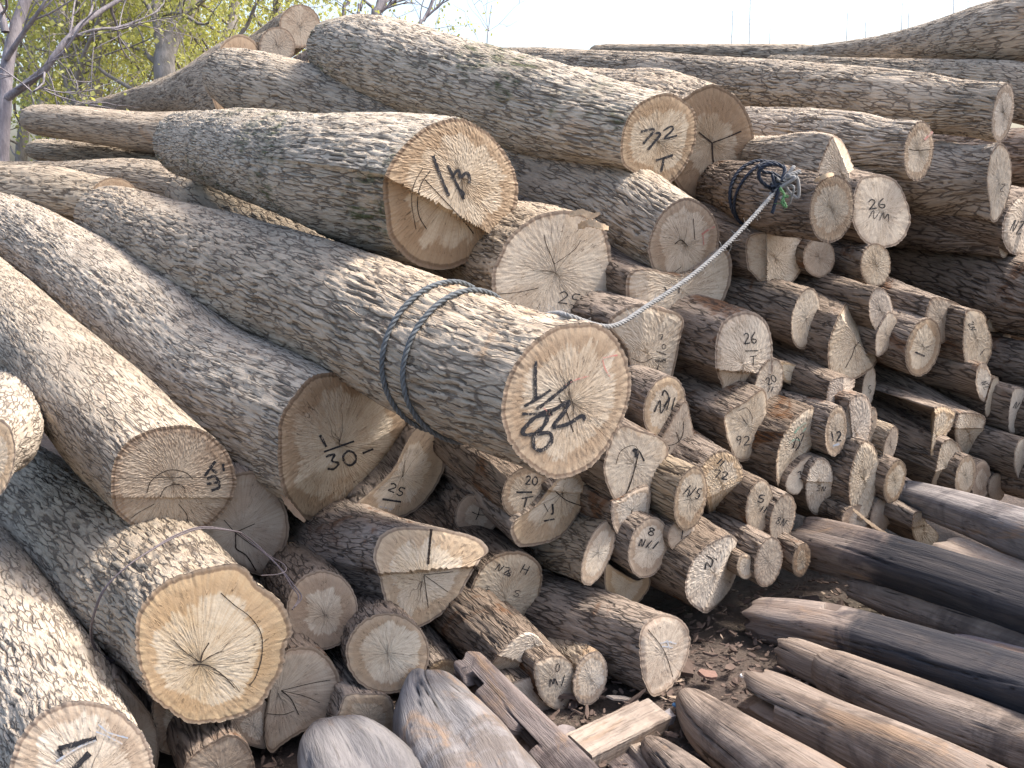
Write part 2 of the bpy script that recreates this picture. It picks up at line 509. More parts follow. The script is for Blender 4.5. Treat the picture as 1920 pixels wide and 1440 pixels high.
def build_log(label, face, d, far=None, az=38.0, el=5.0, length=1.7, taper=0.80, bark='brown', end='pale', q=0,
             cuts=(), marks=(), pith=(0, 0), cell=None, amp=None, group='felled logs stacked in the pile', key=None,
             name='log', cat='log', hid=False, still=False, cracks=0, tilt=0.0):
    """face: outline of the sawn end as seen from the camera, laid on a plane d metres off;
    far: stations (px, py, d, r_px) of the trunk behind it, else az/el/length give its run."""
    rs = np.random.RandomState(abs(hash_str(label)) % 100000)
    seed = rs.randint(10000)
    NA, NS = {0: (72, 54), 1: (112, 120), 2: (250, 270)}[q]
    out = catmull(face, NA, closed=True)
    area = 0.5 * np.sum(out[:, 0] * np.roll(out[:, 1], -1) - out[:, 1] * np.roll(out[:, 0], -1))
    if area < 0: out = out[::-1]
    c0 = out.mean(0)
    P0 = at(c0[0], c0[1], d)
    rpx = np.sqrt(abs(area) / math.pi)
    if far is None:
        a_, e_ = math.radians(az), math.radians(el)
        A = np.array([math.sin(a_) * math.cos(e_), -math.cos(a_) * math.cos(e_), -math.sin(e_)])
    else:
        P1 = at(*far[0][:3]) if len(far) == 1 else at(*far[0][:3])
        A = norm(P0 - P1)
    n = A.copy()
    if tilt:                       # an oblique saw cut: turn the plane of the end towards the camera
        n = norm(A * (1 - tilt) + norm(CAMP - P0) * tilt)

    def plane_t(v, nn, pt):
        den = v @ nn
        return ((pt - CAMP) @ nn) / np.where(np.abs(den) < 0.05, -0.05, den)

    cplanes = []
    for (x1, y1, x2, y2, ang, side, step) in cuts:
        v1, v2 = ray(x1, y1), ray(x2, y2)
        a1 = CAMP + v1 * plane_t(v1, n, P0); a2 = CAMP + v2 * plane_t(v2, n, P0)
        l = norm(a2 - a1)
        mx, my = (x1 + x2) / 2, (y1 + y2) / 2
        nx, ny = -(y2 - y1), (x2 - x1)
        L_ = math.hypot(nx, ny); nx, ny = nx / L_ * side, ny / L_ * side
        tv = ray(mx + nx * 30, my + ny * 30)
        best = None
        for sg in (1, -1):
            nn = rot_about(n, l, sg * math.radians(ang))
            t_ = plane_t(tv, nn, a1)
            if best is None or t_ > best[0]: best = (t_, nn)
        cplanes.append((x1, y1, nx, ny, best[1], a1 - n * step))

    def face_pt(px, py, lift=0.0):
        v = ray(px, py)
        t = plane_t(v, n, P0)
        tb = t
        for (x1, y1, nx, ny, nn, a1) in cplanes:
            s_ = (px - x1) * nx + (py - y1) * ny
            tc = np.clip(plane_t(v, nn, a1), tb - 0.02, tb + 0.30)
            t = np.where(s_ > 0, tc, t)
        return CAMP + v * (t - lift)[..., None]

    Q = face_pt(out[:, 0], out[:, 1])
    o = Q - P0
    ax = o @ A
    perp = o - ax[:, None] * A
    up = np.array([0, 0, 1.0])
    e1 = norm(np.cross(up, A)); e2 = np.cross(A, e1)
    th = np.unwrap(np.arctan2(perp @ e2, perp @ e1))
    rho = np.linalg.norm(perp, axis=1)
    r0 = float(rho.mean())
    # path
    if far is None:
        pts = np.array([P0, P0 - A * length * 0.5, P0 - A * length])
        pts[1] += (e1 * rs.normal() + e2 * rs.normal()) * 0.012 * length
        rad = np.array([r0, r0 * (1 + taper) / 2, r0 * taper])
    else:
        pts = np.array([P0] + [at(*f[:3]) for f in far])
        rad = np.array([r0] + [f[3] * f[2] / F for f in far])
    PR = catmull(np.hstack([pts, rad[:, None]]), 200)
    pc, rc = PR[:, :3], PR[:, 3]
    dl = np.concatenate([[0], np.cumsum(np.linalg.norm(np.diff(pc, axis=0), axis=1))])
    Lt = dl[-1]
    ss = np.linspace(0, 1, NS) ** (1.45 if q else 1.2) * Lt
    PC = np.stack([np.interp(ss, dl, pc[:, k]) for k in range(3)], 1)
    RC = np.interp(ss, dl, rc)
    T = norm(np.gradient(PC, ss, axis=0))
    E1 = norm(np.cross(up, -T)); E2 = np.cross(-T, E1)
    blend = min(0.75 * Lt, max(0.30, 3.2 * r0))
    if len(cuts): blend = min(0.85 * Lt, max(blend, 1.8 * np.abs(ax).max()))
    w = 1 - smooth(ss, 0, blend)
    wa = np.clip(1 - ss / blend, 0, 1)
    S, TH = ss[:, None], th[None, :]
    base = w[:, None] * rho[None, :] + (1 - w[:, None]) * RC[:, None]
    lump = wav(TH, S, seed, 7, (1, 5), (2, 9)) * 0.034 * smooth(S, 0.0, 0.15)
    base = base * (1 + lump)
    # bark: interlaced ridges from a stretched cell pattern
    cu, cs_ = cell or ((0.0165, 0.12) if q else (0.018, 0.13))
    nu = max(8, int(round(2 * math.pi * r0 / cu)))
    tt = TH - th[0]
    uu = tt / (2 * math.pi) * nu + 0.7 * wav(TH, S, seed + 1, 6, (1, 5), (6, 20)) + 0.42 * wav(TH, S, seed + 12, 8, (3, 12), (25, 70))
    vv = S / cs_ + 0.6 * wav(TH, S, seed + 2, 6, (2, 11), (4, 12)) + 0.35 * wav(TH, S, seed + 13, 6, (8, 20), (3, 9))
    e, cid, dr = worley(uu, vv, nu, seed)
    e2_, cid2, dr2 = worley(uu * 2 + 0.5 * wav(TH, S, seed + 5, 5, (2, 9), (20, 60)), vv * 1.7, nu * 2, seed + 9)
    patchy = 0.55 + 0.45 * smooth(wav(TH, S, seed + 21, 9, (3, 16), (12, 50)), -0.25, 0.25)
    fur = (1 - smooth(e, 0.05, 0.50)) * (0.12 + 0.88 * smooth(dr, 0.5, 0.85)) * patchy
    fur2 = (1 - smooth(e2_, 0.0, 0.32)) * 0.5 * smooth(dr2, 0.3, 0.7)
    worn = smooth(wav(TH, S, seed + 3, 7, (1, 4), (2, 8)), 0.18, 0.5)      # rubbed places
    fur = np.clip(np.maximum(fur, fur2) * (1 - 0.6 * worn), 0, 1)
    amp = amp if amp is not None else {0: 0.0035, 1: 0.0062, 2: 0.0085}[q]
    disp = -fur * amp + (cid - 0.5) * amp * 0.7 * (1 - worn)
    R = base + disp * (0.45 + 0.55 * smooth(S, 0.0, 0.03))
    dirs = np.cos(TH)[..., None] * E1[:, None, :] + np.sin(TH)[..., None] * E2[:, None, :]
    V = PC[:, None, :] + dirs * R[..., None] + (-T)[:, None, :] * (ax[None, :] * wa[:, None])[..., None]
    # jagged bark edge at the cut
    V[0] += (A[None, :]) * (rs.rand(NA, 1) - 0.7) * 0.004
    bk = np.stack([np.cos(TH) * r0 + 0 * S, np.sin(TH) * r0 + 0 * S, S + 0 * TH], -1).reshape(-1, 3)
    root = empty(name, PC[-1] if False else P0, label, cat, group)
    mesh_obj('bark_body', V.reshape(-1, 3), grid_faces(NS, NA, flip=False), BARK[bark], root,
             attrs={'furrow': fur.ravel(), 'cell': (cid * np.ones_like(R)).ravel(), 'bk': bk})
    # sawn end: rings of points from the pith out to the edge of the bark
    NR = {0: 12, 1: 18, 2: 26}[q]
    rim = V[0]
    rimpx = out
    cpx = c0 + np.array(pith, float)
    fr = np.linspace(0, 1, NR + 1)[1:]
    GP = cpx[None, None, :] + (rimpx[None] - cpx[None, None]) * fr[:, None, None]
    FV = face_pt(GP[..., 0], GP[..., 1])
    shift = rim - FV[-1]
    FV = FV + shift[None] * (smooth(fr, 0.80, 1.0))[:, None, None]
    rough = rs.normal(size=FV.shape[:2]) * 0.0006
    rough[-1] = 0
    FV = FV + A * rough[..., None]
    cp = face_pt(np.array([cpx[0]]), np.array([cpx[1]]))
    FVa = np.vstack([cp, FV.reshape(-1, 3)])
    quads = grid_faces(NR, NA, off=1, flip=True)
    j = np.arange(NA)
    tris = np.stack([np.zeros(NA, int), 1 + j, 1 + (j + 1) % NA], 1)
    rel = FVa - P0
    fp = np.stack([rel @ e1, rel @ e2, np.zeros(len(rel))], 1)
    ang = np.arctan2(*(((rim - cp) @ e2), ((rim - cp) @ e1)))
    frr = np.concatenate([[0], np.repeat(fr, NA)])
    aa = np.concatenate([[0], np.tile(ang, NR)])
    fc = np.stack([frr, np.cos(aa), np.sin(aa)], 1)
    mesh_obj('cut_face', FVa, quads, FACE[end], root, smooth=not len(cuts), attrs={'fc': fc, 'fp': fp}, tris=tris)
    # far end
    back = V[-1]
    cb = back.mean(0)
    k = np.arange(NA)
    BV = np.vstack([cb[None], cb + (back - cb) * 0.5, back])
    btri = np.stack([np.zeros(NA, int), 1 + k, 1 + (k + 1) % NA], 1)
    bq = grid_faces(2, NA, off=1)
    fr2 = np.concatenate([[0], np.full(NA, 0.5), np.ones(NA)])
    aa2 = np.concatenate([[0], np.tile(th, 2)])
    mesh_obj('cut_face', BV, bq, FACE['ringed'], root, attrs={'fc': np.stack([fr2, np.cos(aa2), np.sin(aa2)], 1),
             'fp': BV - cb}, tris=btri)
    # drying cracks from the pith
    allmarks = list(marks)
    R_ = rpx
    for i in range(cracks):
        a0 = rs.uniform(0, 6.28); l0 = rs.uniform(0.35, 0.85)
        pl = []
        for t in np.linspace(0, l0, 7):
            k_ = int(((a0 + rs.normal() * 0.05) % 6.28) / 6.28 * NA) % NA
            pl.append(tuple(cpx + (rimpx[k_] - cpx) * t + rs.normal(size=2) * R_ * 0.012))
        allmarks.append(('c', max(0.8, R_ * rs.uniform(0.006, 0.013)), pl, True))
    ribbons = {}
    for mk in allmarks:
        ink, wd, pl = mk[:3]
        if ink == 'c': wd = wd * 0.6
        tp = len(mk) > 3
        pl = np.array(pl, float)
        m_ = max(6, int(np.sum(np.linalg.norm(np.diff(pl, axis=0), axis=1)) / 2.5))
        c = catmull(pl, min(m_, 60)) if len(pl) > 2 else catmull(pl, 6)
        tg = norm(np.gradient(c, axis=0)); nr_ = np.stack([-tg[:, 1], tg[:, 0]], 1)
        ww = wd * 0.5 * (0.75 + 0.5 * rs.rand(len(c)))
        if tp: ww = ww * np.linspace(1, 0.2, len(c))
        a = c + nr_ * ww[:, None]; b_ = c - nr_ * ww[:, None]
        pa = face_pt(a[:, 0], a[:, 1], 0.0025 if ink != 'c' else 0.0017)
        pb = face_pt(b_[:, 0], b_[:, 1], 0.0025 if ink != 'c' else 0.0017)
        vs, fs = ribbons.setdefault(ink, ([], []))
        o_ = sum(len(x) for x in vs)
        vs.append(np.hstack([pa, pb]).reshape(-1, 3))
        i_ = np.arange(len(c) - 1) * 2
        fs.append(np.stack([i_, i_ + 1, i_ + 3, i_ + 2], 1) + o_)
    for ink, (vs, fs) in ribbons.items():
        mesh_obj('crack' if ink == 'c' else 'handwritten_mark', np.vstack(vs), np.vstack(fs), INKS[ink], root, smooth=False)
    if key:
        BODIES[key] = dict(ss=ss, PC=PC, E1=E1, E2=E2, T=T, base=base, th=th, V=V, root=root)
    return root


def hash_str(s):
    h = 7
    for ch in s: h = (h * 31 + ord(ch)) % 1000003
    return h


# handwriting: strokes in a unit box (x right, y down), placed on a cut end
GL = {
    '0': [[(.5, 0), (.1, .3), (.15, .8), (.5, 1), (.9, .7), (.85, .25), (.5, 0)]],
    '1': [[(.5, 0), (.5, 1)]],
    '2': [[(.1, .2), (.5, 0), (.85, .25), (.5, .65), (.1, 1)], [(.1, 1), (.95, .95)]],
    '3': [[(.1, .1), (.7, .05), (.45, .45), (.85, .7), (.45, 1), (.05, .9)]],
    '4': [[(.4, 0), (.05, .6), (.9, .55)], [(.6, .3), (.55, 1)]],
    '5': [[(.85, 0), (.3, .05), (.2, .45), (.8, .55), (.6, 1), (.1, .95)]],
    '6': [[(.7, 0), (.2, .4), (.15, .85), (.6, 1), (.8, .7), (.25, .6)]],
    '7': [[(.05, .1), (.9, .05), (.4, 1)]],
    '8': [[(.8, .2), (.4, 0), (.2, .25), (.8, .7), (.5, 1), (.15, .75), (.8, .2)]],
    '9': [[(.8, .3), (.4, .5), (.2, .2), (.6, 0), (.8, .3), (.6, 1)]],
    '/': [[(.9, 0), (.1, 1)]],
    'N': [[(.0, 1), (.3, 0), (.55, 1), (.95, 0)]],
    'M': [[(.0, 1), (.2, 0), (.45, .7), (.7, 0), (.95, .9)]],
    'T': [[(0, .1), (1, 0)], [(.5, .05), (.45, 1)]],
    '-': [[(0, .5), (1, .45)]],
    'Z': [[(0, .1), (.8, 0), (.2, 1), (1, .9)]],
    'H': [[(.2, 0), (.1, 1)], [(.8, 0), (.75, 1)], [(.1, .55), (.9, .45)]],
    'I': [[(.5, 0), (.45, 1)]],
}


def write(txt, x, y, w, h, rot=0, ink='k', wd=3.0, adv=1.15):
    """strokes of txt; x,y = middle, w,h = size of one character in pixels of the photograph"""
    r = math.radians(rot)
    out = []
    n = len(txt)
    for i, ch in enumerate(txt):
        ox = (i - (n - 1) / 2) * w * adv
        for st in GL.get(ch, []):
            pl = []
            for (a, b) in st:
                X = ox + (a - .5) * w; Y = (b - .5) * h
                pl.append((x + X * math.cos(r) - Y * math.sin(r), y + X * math.sin(r) + Y * math.cos(r)))
            out.append((ink, wd * 0.85, pl))
    return out


def S(ink, wd, *pts):
    return (ink, wd, list(pts))
# ------------------------------------------------------------ ground
def vnoise(x, y, seed, n=10, k=(1, 8)):
    rs = np.random.RandomState(seed)
    r = np.zeros_like(x)
    for _ in range(n):
        a = rs.uniform(0, 6.28); kk = rs.uniform(*k)
        r = r + np.sin(kk * (x * math.cos(a) + y * math.sin(a)) + rs.uniform(0, 6.28))
    return r / n


def build_ground():
    m, nt, b = new_mat('trodden_earth')
    g = NT(nt)
    co = g.node('ShaderNodeTexCoord').outputs['Object']
    n1 = g.noise(co, 3.0, 5, 0.7); n2 = g.noise(co, 45.0, 5, 0.75); n3 = g.noise(co, 0.35, 3, 0.6)
    c = g.mix(g.ramp(n1, 0.35, 0.65), (0.065, 0.049, 0.041), (0.11, 0.084, 0.07))
    c = g.mix(g.ramp(n2, 0.5, 0.72, 0, 0.6), c, (0.20, 0.15, 0.12))
    c = g.mix(g.ramp(n2, 0.42, 0.3, 0, 0.6), c, (0.04, 0.03, 0.026))
    c = g.mix(g.ramp(n3, 0.5, 0.7, 0, 0.5), c, (0.11, 0.12, 0.055))
    g.lk(c, b.inputs['Base Color'])
    g.lk(g.bump(g.math('ADD', n2, g.math('MULTIPLY', n1, 0.5)), 0.8, 0.02), b.inputs['Normal'])
    # near sheet is finely uneven, the rest reaches the horizon
    xs = np.concatenate([-np.geomspace(600, 4.2, 14), np.linspace(-4, 4.5, 150), np.geomspace(4.8, 600, 14)])
    ys = np.concatenate([-np.geomspace(60, 1, 6), np.linspace(0, 7, 130), np.geomspace(7.3, 900, 18)])
    X, Y = np.meshgrid(xs, ys)
    near = (np.abs(X) < 4.6) & (Y < 7.2) & (Y > -0.5)
    Z = np.where(near, 0.012 * vnoise(X, Y, 3) + 0.006 * vnoise(X, Y, 4, 12, (15, 50)), 0.0) - 0.01
    V = np.stack([X, Y, Z], -1).reshape(-1, 3)
    o = mesh_obj('ground', V, grid_faces(len(ys), len(xs), closed=False), m)
    tag(o, 'bare brown earth of the timber yard', None, None, 'structure')


build_ground()

G1 = 'large trunks lying across the top of the pile'
G2 = 'felled logs stacked in the pile'
# ------------------------------------------------------------ the large trunks
make_log('grey log in the bottom left corner, its end marked with black dashes and blue chalk',
         E(155, 1456, 138, 143), 2.05, [(60, 1300, 2.5, 140), (-60, 1110, 3.1, 122), (-190, 930, 4.0, 95)], bark='grey', end='ringed', q=2, group=G1,
         marks=[S('k', 9, (110, 1404), (145, 1394), (181, 1384)), S('k', 8, (110, 1404), (116, 1418)), S('k', 10, (138, 1442), (168, 1412)),
                S('b', 3, (183, 1357), (205, 1374), (240, 1384)), S('b', 4, (105, 1428), (150, 1400), (180, 1388)), S('b', 3, (180, 1372), (200, 1380), (230, 1395))], cracks=6, pith=(10, 10))
make_log('thick lower left log with wire looped round it and an orange ringed end',
         [(253, 1180), (262, 1140), (290, 1105), (330, 1080), (380, 1066), (432, 1056), (462, 1066), (485, 1095), (520, 1120), (540, 1150), (549, 1185), (537, 1210),
          (533, 1250), (510, 1290), (488, 1325), (440, 1348), (390, 1357), (350, 1355), (320, 1335), (285, 1308), (268, 1270), (255, 1225)],
         2.33, [(290, 1110, 2.75, 140), (130, 985, 3.3, 102), (-60, 850, 4.1, 76)], bark='grey', end='orange', q=2, group=G1, pith=(-22, 38), key='L2',
         marks=[S('c', 3, (414, 1112), (440, 1135), (470, 1158), (490, 1190), (491, 1230), (480, 1268), (468, 1285)),
                S('c', 4, (376, 1242), (380, 1225), (392, 1205)), S('c', 3.5, (362, 1246), (390, 1248), (420, 1268), (440, 1290)),
                S('c', 2, (376, 1242), (350, 1225), (325, 1200)), S('c', 2, (376, 1242), (405, 1225), (420, 1222)), S('c', 1.6, (390, 1255), (430, 1275), (450, 1298))], cracks=4)
make_log('smooth grey log whose broad end has straight saw bands and marks at its right edge',
         [(208, 905), (214, 865), (235, 832), (270, 810), (310, 800), (355, 798), (395, 815), (428, 850), (443, 895), (440, 925), (425, 955), (395, 985),
          (350, 1000), (310, 1003), (265, 995), (232, 975), (212, 950)],
         2.72, [(218, 802, 3.0, 108), (92, 668, 3.5, 84), (-8, 572, 4.1, 74), (-110, 480, 4.7, 66)], bark='grey', end='grey', q=2, group=G1,
         cuts=[(210, 934, 440, 934, 9, 1, 0.006)],
         marks=[S('c', 2.5, (275, 925), (285, 900), (315, 882), (345, 885), (362, 898)), S('c', 2.5, (300, 932), (310, 915), (330, 908), (345, 914), (347, 925)),
                S('c', 1.6, (212, 897), (330, 895), (438, 897)), S('c', 2, (335, 945), (350, 965), (352, 985)), S('c', 1.6, (290, 945), (262, 960), (245, 972))]
         + [S('k', 5, (384, 893), (400, 870), (404, 865)), S('k', 5, (397, 880), (407, 888)), S('k', 5, (388, 898), (402, 893), (412, 905)), S('k', 5, (418, 870), (420, 884)),
            S('k', 5, (388, 908), (408, 905), (411, 914), (396, 920))], cell=(0.014, 0.09), amp=0.004)
make_log('long grey log ending in a brown face marked 30, left of the roped log',
         [(526, 780), (548, 745), (575, 712), (600, 700), (650, 700), (700, 712), (745, 745), (768, 785), (770, 830), (752, 878), (715, 925), (670, 952),
          (620, 970), (575, 975), (550, 955), (528, 915), (521, 870), (520, 820)],
         2.98, [(440, 742, 3.3, 124), (300, 632, 3.75, 108), (150, 518, 4.35, 84), (20, 432, 5.0, 64), (-20, 410, 5.15, 50)], bark='grey', end='ringed', q=2, group=G1,
         cuts=[(535, 918, 765, 792, 24, 1, 0.0)], marks=write('30', 640, 862, 28, 28, -12, 'k', 5) + write('-', 636, 838, 60, 30, -18, 'k', 4.5)
         + [S('k', 5, (600, 816), (612, 838)), S('k', 4, (680, 850), (700, 842))], cracks=5)
make_log('roped thick log crossing the middle, its end marked 28 in heavy black strokes',
         [(1083, 604), (1125, 608), (1152, 628), (1172, 660), (1183, 700), (1182, 745), (1168, 790), (1140, 840), (1105, 878), (1060, 897), (1025, 895),
          (990, 872), (960, 840), (944, 800), (940, 760), (950, 715), (970, 675), (1000, 640), (1040, 614)],
         2.36, [(900, 697, 2.62, 144), (640, 580, 3.1, 119), (400, 490, 3.85, 95), (235, 423, 4.6, 70), (196, 412, 4.75, 60)], bark='tan', end='ringed', q=2, group=G1, key='L5', pith=(8, 5),
         cell=(0.021, 0.13), amp=0.010,
         marks=[S('k', 6, (1005, 677), (1004, 712), (1005, 747)), S('k', 5, (983, 762), (1010, 746), (1033, 731)), S('k', 6, (1007, 767), (1040, 742), (1073, 713)),
                S('k', 5, (979, 776), (1005, 776), (1033, 768)), S('k', 7, (1036, 775), (1005, 782), (982, 805), (984, 815), (1004, 812), (1022, 795), (1030, 770)),
                S('k', 7, (1000, 815), (1002, 838), (1016, 844), (1034, 828), (1030, 812), (1003, 814)),
                S('k', 7, (1028, 775), (1050, 762), (1067, 753), (1058, 772), (1036, 800)), S('k', 7, (1036, 802), (1065, 795), (1090, 780), (1098, 788)),
                S('c', 4, (1048, 745), (1062, 772), (1075, 810)), S('r', 2.5, (1130, 672), (1145, 668), (1158, 666)), S('r', 2, (1130, 675), (1135, 692), (1145, 708)),
                S('r', 2, (1060, 722), (1080, 712), (1104, 705)), S('r', 2, (1020, 765), (1032, 778))], cracks=7)
make_log('mossy thick log whose big end has a sawn notch along its lower side',
         [(722, 325), (740, 292), (772, 257), (806, 233), (857, 221), (890, 232), (923, 254), (948, 285), (966, 318), (973, 350), (970, 385), (958, 410),
          (940, 430), (917, 452), (900, 478), (865, 498), (830, 506), (790, 500), (755, 478), (730, 445), (722, 400), (717, 360)],
         3.02, [(620, 325, 3.4, 108), (470, 290, 4.1, 84), (345, 270, 4.9, 58)], bark='moss', end='ringed', q=2, group=G1, key='L6',
         cuts=[(722, 330, 918, 440, 20, 1, 0.035)], pith=(25, -30), cell=(0.016, 0.10),
         marks=[S('k', 5.5, (812, 292), (826, 330), (842, 368)), S('k', 5, (840, 310), (855, 342), (870, 374)),
                S('k', 5, (847, 335), (855, 322), (861, 320), (863, 333), (874, 324), (880, 330), (880, 344)), S('k', 4, (858, 352), (870, 362), (866, 372)),
                S('c', 2.5, (807, 320), (790, 345), (783, 375), (786, 405), (800, 430)), S('c', 2, (793, 315), (777, 345), (772, 380), (780, 430)),
                S('c', 3, (797, 337), (830, 372), (870, 415), (888, 438))], cracks=6)
make_log('thick log marked 32 over a T, mossy at its far end, top centre',
         [(1166, 305), (1163, 270), (1170, 235), (1187, 205), (1213, 185), (1253, 174), (1282, 186), (1303, 208), (1308, 240), (1304, 272), (1290, 305),
          (1265, 338), (1240, 348), (1210, 336), (1185, 322)],
         3.5, [(1080, 225, 3.75, 94), (870, 160, 4.3, 82), (700, 108, 4.9, 76), (625, 92, 5.25, 54)], bark='moss', end='ringed', q=2, group=G1, pith=(-5, 5),
         marks=[S('k', 4.5, (1202, 247), (1227, 243), (1206, 270)), S('k', 4.5, (1225, 250), (1238, 252), (1215, 281)),
                S('k', 3.5, (1244, 245), (1258, 237), (1262, 243), (1246, 260), (1270, 254)), S('k', 4, (1230, 301), (1262, 291)), S('k', 4, (1245, 296), (1240, 322))], cracks=3)
make_log('very thick brown log end with three dark splits, half hidden behind the log marked 32',
         [(1265, 200), (1290, 178), (1316, 163), (1340, 158), (1378, 178), (1402, 212), (1414, 255), (1414, 300), (1402, 340), (1370, 372), (1340, 394),
          (1315, 385), (1285, 365), (1262, 330), (1255, 260)],
         3.78, [(1180, 215, 4.2, 80), (900, 165, 5.4, 45)], bark='tan', end='stained', q=2, group=G1,
         marks=[S('c', 5, (1335, 268), (1320, 256), (1310, 248)), S('c', 4, (1335, 268), (1362, 258), (1390, 246)), S('c', 5, (1335, 268), (1337, 300), (1344, 335))], pith=(0, -6))
make_log('long log with pink chalk on its end, running just below the log marked 32',
         [(1215, 470), (1222, 435), (1240, 400), (1264, 378), (1290, 370), (1320, 384), (1341, 410), (1349, 440), (1342, 480), (1320, 520), (1290, 545), (1258, 540), (1228, 512)],
         3.36, [(1140, 375, 3.7, 86), (900, 290, 4.4, 72), (640, 205, 5.1, 66), (490, 165, 5.5, 66), (425, 142, 5.75, 50)], bark='grey', end='ringed', q=2, group=G1,
         marks=[S('r', 3, (1316, 440), (1326, 432), (1340, 425)), S('r', 2, (1318, 442), (1320, 460)), S('c', 2.5, (1265, 458), (1277, 450), (1290, 462)), S('c', 2, (1300, 410), (1303, 450))], cracks=3)
make_log('log with a broad pale end and torn bark flap on top, above the roped log',
         [(925, 560), (922, 515), (935, 480), (958, 440), (1000, 408), (1045, 395), (1090, 398), (1128, 420), (1142, 450), (1148, 500), (1142, 560), (1115, 605), (1050, 625), (980, 615), (940, 590)],
         3.22, [(900, 470, 3.6, 88), (640, 420, 4.5, 55), (390, 372, 5.5, 46)], bark='tan', end='pale', q=2, group=G1,
         marks=write('25', 1068, 560, 20, 22, 10, 'k', 2.5) + [S('c', 2, (930, 552), (970, 548), (1010, 540)), S('c', 2, (1040, 495), (1025, 460), (1020, 440)),
                S('c', 1.5, (1040, 495), (1075, 470), (1090, 450))], cracks=4)
make_log('thin worn log lying between the mossy log and the roped log',
         E(640, 500, 44, 44), 4.0, [(520, 440, 4.6, 62), (400, 385, 5.1, 64), (320, 356, 5.5, 54), (285, 348, 5.65, 38)], bark='grey', q=1, hid=True, group=G1)
make_log('flared log behind the top left whose brown end shows as an arch over another log',
         E(447, 150, 52, 86, 3), 6.1, [(380, 172, 6.5, 52), (290, 188, 7.0, 33), (200, 200, 7.5, 18), (150, 204, 7.8, 12)], bark='tan', end='stained', q=1, group=G1)
make_log('slender straight log at the far left, its blunt end against the trees',
         E(480, 262, 38, 40), 5.35, [(300, 250, 5.45, 39), (150, 232, 5.6, 33), (78, 226, 5.7, 29), (56, 224, 5.75, 22)], bark='tan', q=1, hid=True, group=G1, cell=(0.013, 0.09), amp=0.0025)
make_log('thin log lying just beneath the slender straight log at the far left',
         E(340, 302, 28, 28), 5.6, [(200, 290, 5.8, 25), (85, 282, 6.05, 21), (58, 281, 6.1, 14)], bark='grey', q=1, hid=True, group=G1)
make_log('pale thin log running off the left edge under the other far left logs',
         E(400, 362, 34, 34), 5.2, [(250, 338, 5.35, 40), (100, 330, 5.55, 28), (-120, 326, 5.8, 22)], bark='tan', q=1, hid=True, group=G1)
make_log('left edge log whose brown end peeps over the far tip of the roped log',
         E(214, 382, 50, 50, 0), 5.0, [(100, 372, 5.15, 60), (-60, 370, 5.4, 60)], bark='grey', end='stained', q=1, hid=True, group=G1)
make_log('round clean end topmost of the three cut ends against the trees',
         E(562, 49, 39, 41), 6.6, [(500, 90, 7.4, 34), (440, 120, 8.2, 28)], bark='tan', end='grey', q=1, group=G1, cracks=2)
make_log('round tan end below and left of the topmost cut end',
         E(520, 86, 34, 36), 6.2, [(470, 112, 6.9, 32), (420, 140, 7.6, 27)], bark='tan', end='grey', q=1, group=G1, cracks=1)
make_log('split yellow end wedged between the topmost round end and the log marked 32',
         [(575, 142), (577, 115), (583, 90), (594, 68), (602, 72), (604, 100), (615, 128), (622, 150), (600, 160), (580, 156)],
         5.9, [(570, 125, 6.4, 24), (540, 140, 7.2, 18)], bark='brown', end='orange', q=1, group=G1)
make_log('curved grey log bark running along the top right skyline with a swollen root end',
         E(2040, 38, 28, 78), 4.5, [(1930, 50, 4.75, 66), (1850, 62, 5.0, 54), (1765, 76, 5.35, 40), (1640, 93, 5.9, 24), (1500, 106, 6.6, 17)], bark='tan', q=2, group=G1, cell=(0.015, 0.06), amp=0.004)
make_log('thin log on the right skyline beside the thin end of the swollen root log',
         E(1560, 112, 22, 24), 6.6, [(1400, 102, 7.2, 19), (1250, 98, 7.8, 15), (1128, 97, 8.3, 13), (1112, 98, 8.4, 8)], bark='tan', q=1, hid=True, group=G1)
make_log('long heavily ridged log at top right with a narrow sawn end facing right',
         E(1881, 211, 20, 57, 9), 3.78, [(1720, 193, 4.1, 55), (1500, 168, 4.7, 50), (1250, 140, 5.5, 39), (1000, 122, 6.4, 31), (885, 116, 6.9, 26)], bark='tan', end='ringed', q=2, group=G1,
         cell=(0.018, 0.16), amp=0.0085, cracks=2)
make_log('top right edge log lying behind the heavily ridged one, its end out of view',
         E(2080, 215, 26, 70), 4.3, [(1900, 172, 4.7, 54), (1700, 150, 5.3, 38), (1450, 130, 6.2, 26)], bark='tan', q=2, group=G1)
make_log('log with a short red chalk line on its end, below the heavily ridged one',
         E(1723, 283, 28, 57, 7), 3.62, [(1580, 275, 3.9, 66), (1400, 252, 4.4, 50), (1250, 240, 5.0, 42)], bark='tan', end='ringed', q=2, group=G1,
         cell=(0.016, 0.13), marks=[S('r', 4, (1733, 262), (1742, 254), (1749, 247)), S('c', 2.5, (1705, 280), (1722, 282), (1745, 280))])
make_log('log split into a peaked wedge with a dark ridge edge, just behind the rope-tied log',
         [(1533, 322), (1540, 298), (1549, 275), (1563, 253), (1581, 266), (1594, 293), (1606, 327), (1617, 375), (1608, 392), (1580, 372), (1550, 350)],
         3.48, [(1450, 300, 3.8, 44), (1340, 290, 4.3, 38)], bark='tan', end='pale', q=1, cuts=[(1566, 262, 1616, 384, 38, -1, 0.03)])
make_log('short log tied with blue and white rope near its ringed end, upper right centre',
         E(1560, 391, 42, 65, 8), 3.15, [(1460, 375, 3.42, 64), (1330, 345, 3.95, 46)], bark='brown', end='ringed', q=2, key='R6', cracks=1, amp=0.008)
